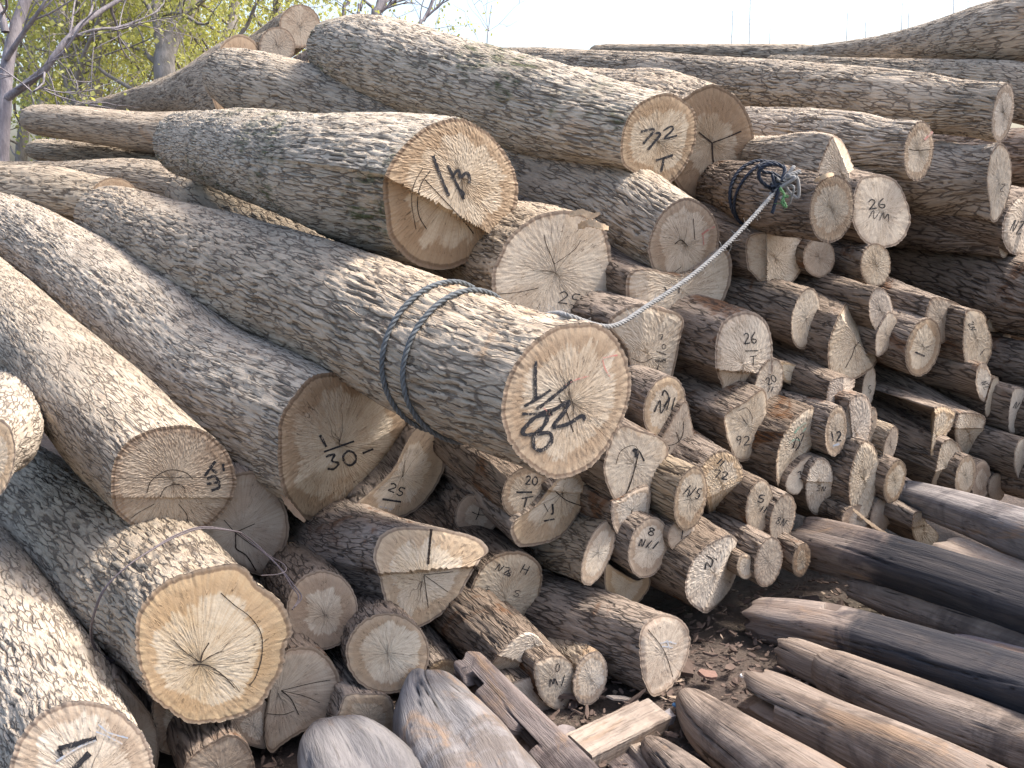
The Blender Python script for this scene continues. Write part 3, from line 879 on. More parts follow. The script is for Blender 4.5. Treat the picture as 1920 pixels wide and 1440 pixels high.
make_log('pale end with scribbled marks, right below the log carrying the red chalk line',
         [(1601, 400), (1611, 350), (1626, 336), (1660, 334), (1681, 346), (1697, 380), (1702, 415), (1686, 448), (1655, 459), (1620, 445)],
         3.62, None, bark='brown', end='pale', q=1, marks=write('26', 1645, 382, 16, 18, -6, 'k', 2.5) + write('NM', 1650, 405, 18, 16, 14, 'k', 1.5))
make_log('thick log with a tall tapering end at right, under the heavily ridged log',
         [(1855, 300), (1864, 278), (1876, 267), (1890, 280), (1897, 310), (1897, 345), (1890, 375), (1881, 398), (1868, 416), (1858, 412), (1855, 380), (1850, 340)],
         3.78, [(1750, 336, 4.1, 70), (1560, 322, 4.8, 54)], bark='tan', end='pale', q=1, cell=(0.014, 0.10), marks=write('Z', 1880, 352, 9, 14, 20, 'k', 1.2))
make_log('shaggy split log end scribbled in black at the right edge, below the tall tapering end',
         [(1886, 432), (1893, 402), (1910, 375), (1935, 360), (1955, 380), (1955, 440), (1935, 472), (1905, 474), (1890, 458)],
         3.6, None, bark='brown', end='pale', q=1, az=44, marks=write('NZ', 1908, 425, 10, 24, 20, 'k', 2), cuts=[(1900, 470, 1925, 370, 25, 1, 0.0)])
make_log('dark log seen along its side, second below the thick log with the tall narrow end',
         E(1885, 440, 14, 44, 4), 3.95, [(1750, 425, 4.2, 46), (1560, 400, 4.8, 40)], bark='brown', q=1)
make_log('log body at the right edge just behind the end of the long ridged log',
         E(2030, 300, 26, 66), 4.15, [(1900, 300, 4.4, 58), (1760, 290, 4.8, 46)], bark='brown', q=1)
make_log('large dark log lying diagonally at the right edge, its sawn end out of view',
         E(2060, 612, 36, 82), 3.75, [(1920, 555, 4.05, 78), (1760, 505, 4.4, 68), (1560, 460, 5.0, 52), (1420, 440, 5.5, 44)], bark='brown', q=2, cell=(0.02, 0.16))
make_log('bright-sided log cut off by the left edge, a narrow ringed end',
         E(-14, 862, 42, 78, 8), 2.45, [(10, 800, 2.9, 66), (20, 730, 3.5, 48)], bark='grey', end='orange', q=1, group=G1)

# ------------------------------------------------------------ smaller logs, left and centre
make_log('grey end crossed by a star of splits, behind the orange ringed log',
         [(343, 1010), (358, 960), (395, 912), (450, 884), (492, 888), (522, 922), (540, 970), (541, 1008), (527, 1048), (500, 1082), (445, 1065), (390, 1035)],
         2.95, None, az=30, bark='brown', end='grey', q=1, pith=(0, 8), marks=[S('c', 4, (442, 998), (442, 1020), (444, 1030), (462, 1042), (480, 1070)), S('c', 2.5, (442, 998), (478, 982)),
         S('c', 2.5, (442, 1000), (420, 975)), S('c', 2.5, (443, 1000), (470, 1020), (500, 1040))])
make_log('round brown stained end with a pale star-shaped heart, right of the orange ringed log',
         E(604, 1144, 67, 75), 2.66, [(560, 1085, 3.05, 64), (480, 990, 3.9, 52)], bark='brown', end='stained', q=1, cracks=4, pith=(6, 8))
make_log('round stained end low down, just behind the peak of the largest hewn timber',
         E(727, 1225, 79, 76), 2.60, [(680, 1160, 3.0, 66), (600, 1060, 3.8, 56)], bark='brown', end='ringed', q=1, cracks=4,
         marks=[S('k', 1, (0, 0), (1, 1))][:0])
make_log('greyish end with a fan of splits, lower right of the orange ringed log',
         [(538, 1221), (575, 1213), (606, 1224), (627, 1247), (639, 1283), (630, 1325), (608, 1356), (560, 1376), (530, 1396), (508, 1412), (497, 1390), (498, 1345), (505, 1300), (515, 1250)],
         2.68, None, az=30, el=2, bark='brown', end='grey', q=1, pith=(-38, -10), marks=[S('c', 3, (527, 1295), (545, 1310), (560, 1340)), S('c', 2, (527, 1295), (580, 1282), (620, 1275)),
         S('c', 2, (500, 1338), (530, 1340), (552, 1333)), S('c', 1.6, (527, 1295), (570, 1305), (600, 1318))], cracks=3)
make_log('brownish narrow end tucked left of the greyish fan-split end',
         [(432, 1350), (470, 1325), (502, 1318), (502, 1395), (488, 1405), (455, 1392), (438, 1375)], 2.78, None, az=30, el=2, bark='brown', end='stained', q=1)
make_log('wide dull end with a diagonal ridge below the orange ringed log, left part hidden',
         [(300, 1290), (380, 1340), (430, 1352), (415, 1385), (375, 1405), (318, 1415), (290, 1395), (283, 1340)], 2.62, None, az=30, el=2, bark='brown', end='stained', q=1,
         cuts=[(330, 1405, 360, 1350, 18, 1, 0.0)])
make_log('tan end in shade between the bottom left corner log and the orange ringed log',
         [(215, 1275), (250, 1300), (285, 1345), (298, 1400), (290, 1450), (268, 1480), (235, 1420), (215, 1340)], 2.55, None, az=30, el=2, bark='brown', end='grey', q=1)
make_log('dirty end cut off by the bottom edge, left of the hewn grey stump',
         [(345, 1440), (365, 1412), (400, 1390), (432, 1376), (465, 1395), (478, 1440), (465, 1490), (400, 1510), (350, 1490)], 2.45, None, az=30, el=2, bark='brown', end='grey', q=1, cracks=3)
make_log('small orange-rimmed end marked with a zigzag, between the two pale hewn timbers',
         [(628, 1362), (640, 1322), (650, 1303), (690, 1300), (730, 1305), (741, 1340), (741, 1395), (715, 1408), (680, 1395), (645, 1375)],
         2.66, None, az=30, el=2, bark='brown', end='orange', q=1, marks=[S('k', 3, (706, 1362), (712, 1378), (722, 1372), (727, 1388), (716, 1386))])
make_log('orange tinted end marked 25 peering out below the roped log, beside the face marked 30',
         [(665, 950), (690, 925), (735, 880), (765, 820), (785, 796), (812, 802), (831, 835), (834, 872), (820, 908), (792, 948), (755, 972), (712, 984), (682, 972)],
         3.06, None, az=30, bark='brown', end='orange', q=1, pith=(-5, -5), marks=write('25', 744, 918, 15, 16, 25, 'k', 3) + [S('k', 3.5, (717, 936), (752, 941)), S('b', 2, (712, 950), (735, 955))], cracks=6)
make_log('dim brown end in the gap beneath the face marked 30',
         E(555, 985, 36, 42), 3.35, None, az=30, bark='brown', end='stained')
make_log('large log cut in two steps, one deep split in its upper half',
         [(700, 1045), (706, 1015), (722, 997), (750, 988), (807, 989), (853, 996), (898, 1010), (917, 1032), (905, 1046), (890, 1068), (872, 1100), (852, 1134), (797, 1172),
          (744, 1194), (730, 1165), (719, 1120), (710, 1080)],
         2.78, [(640, 1025, 3.2, 92), (540, 920, 4.0, 68)], bark='brown', end='orange', q=1, cuts=[(702, 1078, 905, 1062, 20, 1, 0.03)], pith=(-5, 15),
         marks=[S('c', 7, (809, 992), (806, 1020), (803, 1058)), S('c', 2.5, (795, 1080), (803, 1140)), S('c', 2, (795, 1078), (840, 1110)), S('c', 2, (795, 1078), (850, 1072))], cracks=4)
make_log('end covered in small pencilled characters, right of the two-step log',
         [(884, 1100), (905, 1062), (935, 1040), (973, 1034), (1005, 1048), (1018, 1072), (1014, 1110), (1003, 1160), (965, 1205), (915, 1223), (892, 1190), (882, 1140)],
         2.95, None, az=34, bark='brown', end='pale', q=1, cuts=[(900, 1205, 1005, 1125, 16, 1, 0.0)],
         marks=write('NZ', 944, 1068, 13, 14, 25, 'k', 2) + write('H', 985, 1068, 16, 18, 25, 'k', 2) + write('8', 955, 1075, 10, 12, 20, 'k', 2) + write('S5', 962, 1110, 14, 12, 20, 'k', 1.3)
         + write('HH', 915, 1108, 8, 9, 80, 'k', 1.3) + write('5', 912, 1120, 10, 10, 0, 'k', 1.3))
make_log('oval end marked 20 over a bar and T, tucked under the roped log',
         [(941, 925), (950, 898), (968, 880), (995, 872), (1020, 880), (1032, 900), (1029, 935), (1012, 962), (985, 977), (958, 968), (944, 950)],
         2.98, None, az=36, bark='brown', end='ringed', q=1, marks=write('20', 997, 901, 11, 16, 6, 'k', 3) + [S('k', 3.5, (968, 923), (998, 923)), S('k', 2.5, (978, 935), (1000, 931)), S('k', 2.5, (988, 934), (983, 951))])
make_log('yellowish fan-split end with a stepped top right corner, next to the oval end marked 20',
         [(957, 990), (968, 972), (1000, 950), (1028, 915), (1050, 890), (1080, 880), (1103, 884), (1106, 915), (1098, 940), (1080, 975), (1050, 1010), (1012, 1023), (975, 1026), (960, 1008)],
         3.03, None, az=36, bark='brown', end='orange', q=1, pith=(18, -32), cuts=[(1035, 921, 1106, 927, 22, -1, -0.02)],
         marks=[S('k', 3.5, (1036, 945), (1037, 962), (1033, 964)), S('k', 3, (1020, 977), (1040, 973)), S('k', 1.5, (1020, 945), (1028, 960)), S('c', 3, (1040, 920), (1062, 938), (1095, 950))], cracks=6)
make_log('small red-brown end with a pale cross-split heart, left of the oval end marked 20',
         [(853, 978), (858, 950), (872, 930), (890, 928), (915, 945), (936, 962), (928, 988), (905, 1008), (880, 1002), (862, 992)],
         3.12, [(840, 920, 3.5, 42), (740, 860, 4.3, 36)], bark='brown', end='stained', q=1, marks=[S('c', 2.5, (885, 960), (897, 965), (912, 966)), S('c', 2.5, (897, 965), (892, 975)), S('c', 2.5, (897, 965), (900, 950))])
make_log('log with ridged bark and a tall narrow leaning end, below the yellowish fan-split end',
         E(1122, 1036, 25, 66, 21), 2.98, [(1050, 1010, 3.25, 62), (940, 960, 3.8, 50)], bark='tan', end='ringed', q=1, cracks=2)
make_log('heart-shaped end with a dark blot and one long split down to its point',
         [(1172, 802), (1200, 812), (1235, 823), (1249, 842), (1240, 880), (1215, 917), (1190, 928), (1166, 944), (1145, 914), (1136, 877), (1144, 840), (1156, 812)],
         3.02, None, az=36, bark='brown', end='pale', q=1, marks=[S('c', 3.5, (1197, 850), (1190, 880), (1180, 912), (1166, 942)), S('k', 7, (1188, 842), (1194, 850), (1193, 858)),
         S('k', 3, (1190, 841), (1200, 848), (1208, 865)), S('c', 1.6, (1155, 870), (1165, 845), (1190, 836), (1205, 860))])
make_log('round fan-split end just below the heart-shaped end',
         [(1150, 945), (1166, 938), (1190, 922), (1216, 916), (1216, 948), (1202, 982), (1170, 1000), (1153, 988)], 3.12, None, az=36, bark='brown', end='ringed', q=1, cracks=4)
make_log('oval end with an 8 and N strokes, right of the tall leaning end',
         E(1216, 1027, 34, 54, 15), 3.0, None, az=37, bark='brown', end='ringed', q=1, marks=write('8', 1222, 997, 16, 14, 15, 'k', 2.5) + write('N//', 1217, 1020, 11, 15, 10, 'k', 2.5), cracks=3)
make_log('shaded brown end under the oval end with letter strokes',
         [(1140, 1062), (1160, 1072), (1195, 1090), (1215, 1082), (1212, 1105), (1190, 1130), (1160, 1135), (1140, 1110)], 3.1, None, az=37, bark='brown', end='orange')
make_log('small round end with a T mark, right of the oval end with letter strokes',
         E(1279, 1004, 24, 30, 22), 3.1, None, az=37, bark='brown', end='grey', marks=write('T', 1280, 1000, 16, 22, 8, 'k', 2.2))
make_log('large pointed end marked N with an upright ridge, resting low in the centre right',
         [(1288, 1095), (1296, 1060), (1322, 1028), (1352, 1012), (1372, 1010), (1386, 1030), (1387, 1062), (1378, 1095), (1358, 1125), (1330, 1145), (1308, 1135), (1292, 1118)],
         3.02, None, az=38, bark='brown', end='pale', q=1, cuts=[(1345, 1080, 1371, 1012, 24, 1, 0.0)], marks=[S('k', 3, (1322, 1068), (1325, 1055), (1333, 1063), (1336, 1050), (1325, 1042)),
         S('k', 1.5, (1335, 1045), (1345, 1050))])
make_log('narrow greyish end right of the large pointed end marked N',
         E(1441, 1054, 23, 44, 12), 3.15, None, az=38, bark='brown', end='grey', q=1)
make_log('small orange end showing between the marked N end and the narrow greyish end',
         E(1398, 1062, 15, 22), 3.25, None, az=38, bark='brown', end='orange')
make_log('hollow dark little end against the left tip of the big tarred beam',
         E(1503, 1050, 15, 30, 10), 3.25, None, az=38, bark='brown', end='stained')
make_log('end with blue paint resting on the ground beneath the row of smaller logs',
         [(1208, 1192), (1224, 1168), (1250, 1158), (1276, 1168), (1288, 1198), (1279, 1240), (1258, 1278), (1228, 1299), (1213, 1280), (1206, 1235)],
         2.9, None, az=46, el=0, bark='brown', end='grey', q=1, marks=[S('b', 2.5, (1238, 1206), (1252, 1203), (1268, 1207)), S('b', 2, (1242, 1212), (1262, 1214)), S('b', 2, (1250, 1200), (1256, 1216)), S('c', 2, (1215, 1180), (1245, 1220), (1262, 1270))])
make_log('oval end lowest in the middle, pale heart and brown rim, beside the bark litter',
         E(1107, 1272, 31, 52, 14), 2.86, [(1050, 1225, 3.1, 56), (960, 1150, 3.6, 46)], bark='tan', end='ringed', q=1)
make_log('flat yellowish end pencilled 0 and M, left of the lowest oval end',
         [(1002, 1250), (1020, 1235), (1050, 1230), (1072, 1245), (1078, 1280), (1068, 1315), (1055, 1332), (1030, 1325), (1010, 1300)],
         2.84, None, still=True, az=36, bark='brown', end='pale', q=1, marks=write('0', 1046, 1252, 8, 16, 8, 'k', 1.8) + write('M', 1038, 1280, 16, 15, -8, 'k', 2.5) + write('/', 1056, 1276, 8, 22, 0, 'k', 1.8))
make_log('fan-split wedge end jutting out above the flat yellowish end pencilled 0 and M',
         [(915, 1252), (940, 1222), (975, 1190), (1003, 1188), (1030, 1218), (1042, 1240), (1015, 1258), (985, 1274), (952, 1284), (925, 1274)],
         2.76, None, still=True, az=34, bark='brown', end='pale', q=1, pith=(25, -30), cuts=[(940, 1231, 1018, 1258, 30, 1, 0.01)], cracks=5)
make_log('dull low end behind the notched dark beam, under the fan-split wedge end',
         [(955, 1288), (985, 1272), (1010, 1268), (1030, 1300), (1036, 1330), (1010, 1332), (975, 1318)], 2.84, None, still=True, az=34, bark='brown', end='grey', q=1)
make_log('orange brown arc of a log end rising behind the notched dark beam',
         E(838, 1268, 38, 32), 2.86, None, az=30, bark='brown', end='orange', q=1)
# ------------------------------------------------------------ smaller logs, right of the roped log
make_log('broad two-toned end just right of the taut rope, brown strip on its left',
         [(1184, 560), (1186, 518), (1215, 508), (1290, 518), (1345, 472), (1362, 498), (1356, 545), (1332, 590), (1290, 612), (1240, 606), (1200, 590)],
         3.42, None, bark='brown', end='pale', q=1, cuts=[(1215, 600, 1216, 510, 14, -1, 0.0)], marks=[S('k', 2, (1246, 538), (1252, 548)), S('k', 2, (1274, 540), (1273, 550)), S('c', 2, (1265, 510), (1278, 500))])
make_log('tall split end stamped with small letters, touching the roped log on its right',
         [(1148, 612), (1190, 580), (1240, 586), (1276, 602), (1268, 650), (1256, 705), (1240, 735), (1222, 760), (1192, 772), (1184, 730), (1180, 660)],
         2.94, None, az=36, bark='brown', end='pale', q=1, cuts=[(1196, 770, 1206, 585, 16, -1, 0.0)],
         marks=write('7', 1240, 632, 8, 10, 0, 'k', 1.6) + write('0', 1245, 650, 8, 10, 0, 'k', 1.6) + write('-', 1240, 662, 20, 10, 20, 'k', 2) + write('HHNH', 1239, 676, 4.5, 7, 2, 'k', 1.4)
         + write('I', 1233, 692, 6, 18, 15, 'k', 1.8) + [S('c', 1.6, (1184, 672), (1205, 680), (1225, 670))])
make_log('oval end boldly marked 2 and slashes, right of the face marked 28',
         E(1246, 763, 34, 55, 15), 3.05, None, az=37, bark='brown', end='orange', q=1, marks=write('N', 1240, 763, 22, 24, 10, 'k', 3) + write('//', 1258, 757, 8, 24, 0, 'k', 2.5) + [S('k', 3, (1242, 742), (1246, 732), (1254, 745), (1246, 762))])
make_log('pale lobed end with ring cracks, behind and below the one marked 2 and slashes',
         [(1283, 757), (1295, 790), (1300, 825), (1292, 856), (1270, 872), (1247, 866), (1240, 832), (1255, 800)], 3.14, None, az=37, bark='brown', end='grey', q=1,
         marks=[S('c', 2, (1247, 825), (1252, 835), (1270, 830), (1280, 815), (1282, 790)), S('c', 2.5, (1256, 838), (1252, 850), (1246, 858)), S('c', 2, (1268, 810), (1278, 840), (1285, 850))])
make_log('oval end boldly marked with slashes and a 5, its ridged bark seen to the left',
         E(1295, 935, 28, 56, 10), 3.02, None, az=38, bark='tan', end='ringed', q=1, marks=write('//5', 1299, 922, 10, 20, 18, 'k', 2.4) + write('7', 1290, 925, 8, 14, 0, 'k', 2), cracks=3)
make_log('orange edged end marked 72 with a thick sliver folded out below it',
         [(1314, 888), (1330, 862), (1350, 850), (1375, 855), (1390, 880), (1392, 898), (1399, 905), (1385, 932), (1352, 968), (1335, 971), (1328, 940), (1318, 912)],
         3.1, None, az=38, bark='brown', end='orange', q=1, cuts=[(1326, 934, 1397, 901, 32, 1, 0.0)], marks=write('72', 1352, 890, 13, 15, 12, 'k', 2.6) + write('=', 0, 0, 1, 1) + [S('k', 2.2, (1345, 870), (1354, 860)), S('k', 2.2, (1350, 874), (1359, 864))])
make_log('slim oval end with a blurred blue-black mark, second right of the one marked 72',
         E(1424, 951, 22, 48, 9), 3.12, None, bark='brown', end='pale', q=1, marks=write('5', 1428, 935, 14, 14, 15, 'k', 3) + write('//', 1432, 955, 6, 12, 10, 'k', 2.2))
make_log('slim oval end pencilled 8N, right of the blurred blue-black mark',
         E(1468, 972, 22, 44, 12), 3.22, None, bark='brown', end='grey', q=1, marks=write('8N', 1465, 978, 9, 14, 20, 'k', 1.6), cracks=2)
make_log('tall end marked 26 with a sawn ledge across its middle',
         [(1348, 690), (1350, 640), (1365, 606), (1398, 591), (1426, 600), (1441, 632), (1441, 702), (1428, 737), (1362, 776), (1356, 722)],
         3.22, None, bark='brown', end='pale', q=1, cuts=[(1348, 695, 1441, 701, 24, 1, 0.02)], marks=write('26', 1407, 634, 12, 20, -5, 'k', 2.5) + write('-', 1410, 658, 26, 10, 0, 'k', 2.2) + write('T', 1413, 676, 12, 18, 0, 'k', 1.8))
make_log('oval end marked 92 upside down, directly beneath the ledged end marked 26',
         [(1360, 778), (1395, 757), (1430, 735), (1437, 780), (1431, 822), (1411, 855), (1385, 859), (1369, 832), (1361, 805)], 3.34, None, bark='brown', end='pale', q=1,
         marks=write('92', 1393, 826, 13, 17, 0, 'k', 2.2) + [S('k', 1.6, (1392, 783), (1400, 795)), S('c', 1.5, (1385, 770), (1400, 765), (1410, 780), (1410, 792))])
make_log('slim end marked 20 half hidden behind the ledged end marked 26',
         E(1441, 722, 24, 48, 14), 3.42, None, bark='brown', end='pale', q=1, marks=write('20', 1446, 712, 9, 14, -25, 'k', 2) + write('//', 1445, 730, 5, 10, 0, 'k', 1.6))
make_log('leaf-shaped pointed end smeared with green chalk',
         [(1525, 769), (1531, 790), (1528, 822), (1515, 862), (1490, 898), (1466, 913), (1457, 892), (1459, 846), (1478, 805), (1503, 779)], 3.28, None, bark='brown', end='pale', q=1,
         cuts=[(1462, 903, 1529, 828, 28, 1, 0.0)], marks=[S('g', 3, (1490, 812), (1500, 800), (1512, 792)), S('g', 3, (1480, 832), (1490, 824), (1500, 826)), S('g', 2.5, (1505, 810), (1512, 802)),
         S('k', 2, (1487, 840), (1494, 820), (1500, 832), (1492, 845)), S('k', 1.8, (1500, 815), (1508, 812), (1502, 828))])
make_log('small end marked 3 hanging below the green-chalked leaf-shaped end',
         [(1521, 858), (1516, 890), (1498, 924), (1478, 918), (1478, 895), (1500, 868)], 3.38, None, bark='brown', end='pale', marks=write('3', 1502, 890, 12, 14, -20, 'k', 2.2))
make_log('tall stepped end brown above and white below, right of the small end marked 3',
         E(1537, 912, 24, 50, 5), 3.45, None, bark='brown', end='pale', q=1, cuts=[(1514, 903, 1562, 905, 14, 1, 0.008)], marks=write('5N', 1540, 916, 8, 10, 8, 'k', 1.4))
make_log('oval end with a thick blue-black 12 on a white heart',
         E(1568, 808, 20, 44, 8), 3.42, None, bark='brown', end='ringed', q=1, marks=write('1', 1561, 818, 6, 18, -10, 'k', 3) + write('2', 1573, 818, 10, 18, 0, 'k', 3.4) + [S('b', 4, (1562, 836), (1574, 832))])
make_log('long split double-ridged end right of the one with the thick 12',
         [(1590, 760), (1610, 745), (1628, 752), (1634, 790), (1624, 838), (1608, 876), (1588, 868), (1570, 845), (1583, 805)], 3.5, None, bark='brown', end='grey', q=1,
         cuts=[(1593, 772, 1605, 876, 30, 1, 0.012)])
make_log('slim end beside the long split double-ridged one, a thin scribble on it',
         E(1633, 800, 11, 34, 8), 3.56, None, bark='brown', end='grey', marks=write('N', 1632, 795, 7, 14, 10, 'k', 1.2))
make_log('narrow tilted end with a 5, standing over the long split double-ridged one',
         E(1629, 728, 11, 38, 8), 3.72, None, bark='brown', end='pale', marks=write('5', 1631, 730, 7, 14, 0, 'k', 1.4))
make_log('flat strip-like pale end under the great folded wedge',
         [(1553, 762), (1560, 716), (1597, 713), (1591, 745), (1583, 767), (1562, 766)], 3.66, None, bark='brown', end='grey', cuts=[(1580, 766, 1583, 712, 20, 1, 0.0)])
make_log('great folded wedge end, fan-split white below and brown sheet above, centre of the right stack',
         [(1557, 682), (1557, 645), (1572, 600), (1597, 562), (1622, 552), (1645, 598), (1650, 650), (1637, 683), (1606, 705), (1580, 712), (1563, 704)], 3.5, None, bark='brown', end='pale', q=1,
         cuts=[(1604, 632, 1637, 683, 32, -1, 0.01)], pith=(0, 10), marks=[S('c', 2, (1602, 652), (1597, 668), (1585, 690)), S('c', 2, (1602, 652), (1612, 640))], cracks=3)
make_log('rounded end with a cracked heart, directly behind the great folded wedge',
         E(1652, 583, 22, 41, -8), 3.64, None, bark='brown', end='grey', q=1, cracks=2)
make_log('pale sliver of an end right of the great folded wedge',
         [(1668, 588), (1682, 602), (1680, 632), (1660, 658), (1645, 664), (1644, 630), (1655, 605)], 3.7, None, bark='brown', end='pale')
make_log('large oval end with a star split, left of the great folded wedge',
         E(1511, 597, 26, 54, 8), 3.55, None, bark='brown', end='pale', q=1, cracks=3)
make_log('small orange end under the oval end with a star split, left of the great wedge',
         [(1465, 680), (1505, 692), (1500, 708), (1485, 718), (1470, 712)], 3.75, None, bark='brown', end='orange')
make_log('oval brown-rimmed end with a single dash on its white heart, right stack',
         E(1731, 651, 27, 52, 14), 3.55, None, bark='brown', end='ringed', q=1, marks=[S('k', 3.2, (1716, 660), (1734, 668)), S('c', 1.6, (1728, 645), (1735, 652), (1745, 648))])
make_log('grey-white end with a torn top corner, behind the oval with the single dash',
         [(1738, 602), (1744, 572), (1756, 560), (1795, 573), (1787, 588), (1783, 620), (1771, 638), (1757, 641), (1748, 625)], 3.72, None, bark='brown', end='grey', q=1)
make_log('tall ragged end with a black squiggle near its top, right part of the stack',
         [(1808, 640), (1810, 608), (1816, 585), (1843, 590), (1850, 612), (1858, 640), (1855, 666), (1842, 684), (1816, 684), (1809, 665)], 3.72, None, bark='brown', end='pale', q=1,
         marks=write('ZN', 1823, 612, 8, 10, 70, 'k', 1.6) + [S('k', 1.5, (1838, 665), (1846, 655))])
make_log('tiny orange end under the dark diagonal log at the right edge',
         E(1867, 609, 18, 13), 4.1, None, bark='brown', end='orange')
make_log('tiny upright end right of the tall ragged end',
         E(1888, 640, 8, 16), 4.15, None, bark='brown', end='grey')
make_log('small oval end with smudged letters, left one of the overlapping pair at the right',
         E(1845, 717, 15, 34, -5), 3.9, None, bark='brown', end='ringed', marks=write('NZ', 1848, 722, 7, 12, 60, 'k', 1.3))
make_log('thin leaning end, right one of the overlapping pair at the right',
         [(1852, 745), (1862, 714), (1871, 711), (1870, 735), (1862, 765), (1852, 780), (1848, 765)], 3.86, None, bark='brown', end='pale')
make_log('pointed pale end at the right edge below the overlapping pair',
         [(1892, 800), (1893, 765), (1900, 735), (1912, 730), (1925, 740), (1925, 775), (1908, 805), (1897, 809)], 3.8, None, bark='brown', end='pale', marks=write('N', 1906, 760, 9, 14, 20, 'k', 1.4))
make_log('torn hollow end curling round a black gap, right part of the stack',
         [(1745, 790), (1752, 773), (1772, 765), (1793, 779), (1785, 798), (1768, 822), (1758, 850), (1746, 852), (1724, 866), (1732, 832), (1740, 812)], 3.78, None, bark='brown', end='orange', q=1,
         cuts=[(1752, 852, 1760, 785, 34, -1, 0.02)])
make_log('end stepped into a brown top and white bottom, right of the torn hollow end',
         [(1793, 805), (1797, 785), (1804, 776), (1840, 781), (1842, 802), (1832, 838), (1816, 859), (1801, 846), (1794, 826)], 3.78, None, bark='brown', end='pale', q=1, cuts=[(1793, 804, 1842, 803, 16, 1, 0.012)])
make_log('bent end like a folded flap above the grey weathered beam on the right',
         [(1764, 838), (1780, 826), (1797, 840), (1800, 858), (1786, 876), (1783, 918), (1766, 925), (1749, 915), (1757, 880)], 3.66, None, bark='brown', end='pale', q=1, cuts=[(1755, 885, 1800, 868, 20, 1, 0.01)])
make_log('neat oval ringed end standing right behind the grey weathered beam',
         E(1811, 893, 18, 37, 9), 3.76, None, bark='brown', end='ringed', q=1)
make_log('brown shaded oval end next right of the neat oval ringed end',
         E(1840, 900, 17, 34, 9), 3.86, None, bark='brown', end='stained')
make_log('small frayed grey end low at the right, behind the grey weathered beam',
         E(1869, 915, 14, 25, 5), 3.95, None, bark='brown', end='grey')
make_log('end cut off by the right edge of the picture, above the grey weathered beam',
         E(1919, 862, 15, 38, 4), 3.85, None, bark='brown', end='pale')
make_log('very slim leaning end with its bark body on the left, middle of the right stack',
         E(1670, 836, 11, 35, 14), 3.6, None, bark='tan', end='grey', q=1)
make_log('slim leaning end with a bright white heart, touching the tip of the grey weathered beam',
         E(1678, 903, 17, 39, 14), 3.58, None, bark='brown', end='ringed', q=1)
make_log('grey shaded end low in the right stack with its bark in strips',
         E(1653, 966, 17, 33, 16), 3.55, None, bark='brown', end='grey')
make_log('long end cut like two leaves with torn white wood between them',
         [(1598, 885), (1610, 850), (1622, 832), (1638, 840), (1647, 872), (1640, 920), (1622, 966), (1600, 957), (1594, 920)], 3.48, None, bark='brown', end='pale', q=1, cuts=[(1603, 955, 1641, 862, 30, 1, 0.01)])
make_log('ragged torn end facing the gap between the tarred beam and the grey weathered beam',
         [(1711, 985), (1716, 964), (1731, 963), (1735, 978), (1758, 1003), (1746, 1028), (1726, 1022), (1714, 1004)], 3.6, None, bark='brown', end='pale', cuts=[(1712, 990, 1740, 985, 25, 1, 0.01)])
make_log('end with a dark upright groove, left one under the rope-tied log',
         [(1405, 500), (1404, 450), (1437, 440), (1500, 452), (1501, 500), (1472, 537), (1438, 534), (1414, 512)], 3.5, None, bark='brown', end='pale', q=1, cuts=[(1437, 534, 1437, 440, 22, -1, 0.02)], cracks=2)
make_log('round end directly under the ringed face of the rope-tied log',
         E(1536, 483, 28, 34), 3.6, None, bark='brown', end='grey', q=1)
make_log('round end directly under the pale scribbled one, far above the great wedge',
         E(1642, 497, 26, 38), 3.7, None, bark='brown', end='pale', q=1, cracks=2)
make_log('dim end showing low under the slim oval end pencilled 8N',
         E(1610, 975, 30, 26), 3.72, None, bark='brown', end='stained')
make_log('dark log at the right edge under the diagonal one, its end beyond the frame', E(2010, 705, 22, 50), 3.8, [(1900, 680, 4.05, 44), (1740, 650, 4.5, 38)], bark='brown', q=1, cell=(0.015, 0.09))
make_log('grey-brown log seen side-on at the right edge between the small pointed ends', E(2020, 800, 24, 54), 3.75, [(1920, 775, 3.95, 50), (1760, 735, 4.4, 42)], bark='brown', q=1)
make_log('dark log at the right edge just above the grey weathered beam', E(2020, 915, 24, 54), 3.7, [(1925, 885, 3.95, 50), (1760, 850, 4.4, 42)], bark='brown', q=1)
make_log('thin brown log crossing the gap beneath the dark diagonal log', E(2010, 640, 26, 34), 4.3, [(1900, 622, 4.5, 30), (1750, 590, 4.9, 26)], bark='brown', q=1)
make_log('log body filling the right edge beside the tall narrow tapering end', E(2020, 400, 26, 62), 4.2, [(1910, 385, 4.45, 56), (1760, 370, 4.9, 44)], bark='brown', q=1)


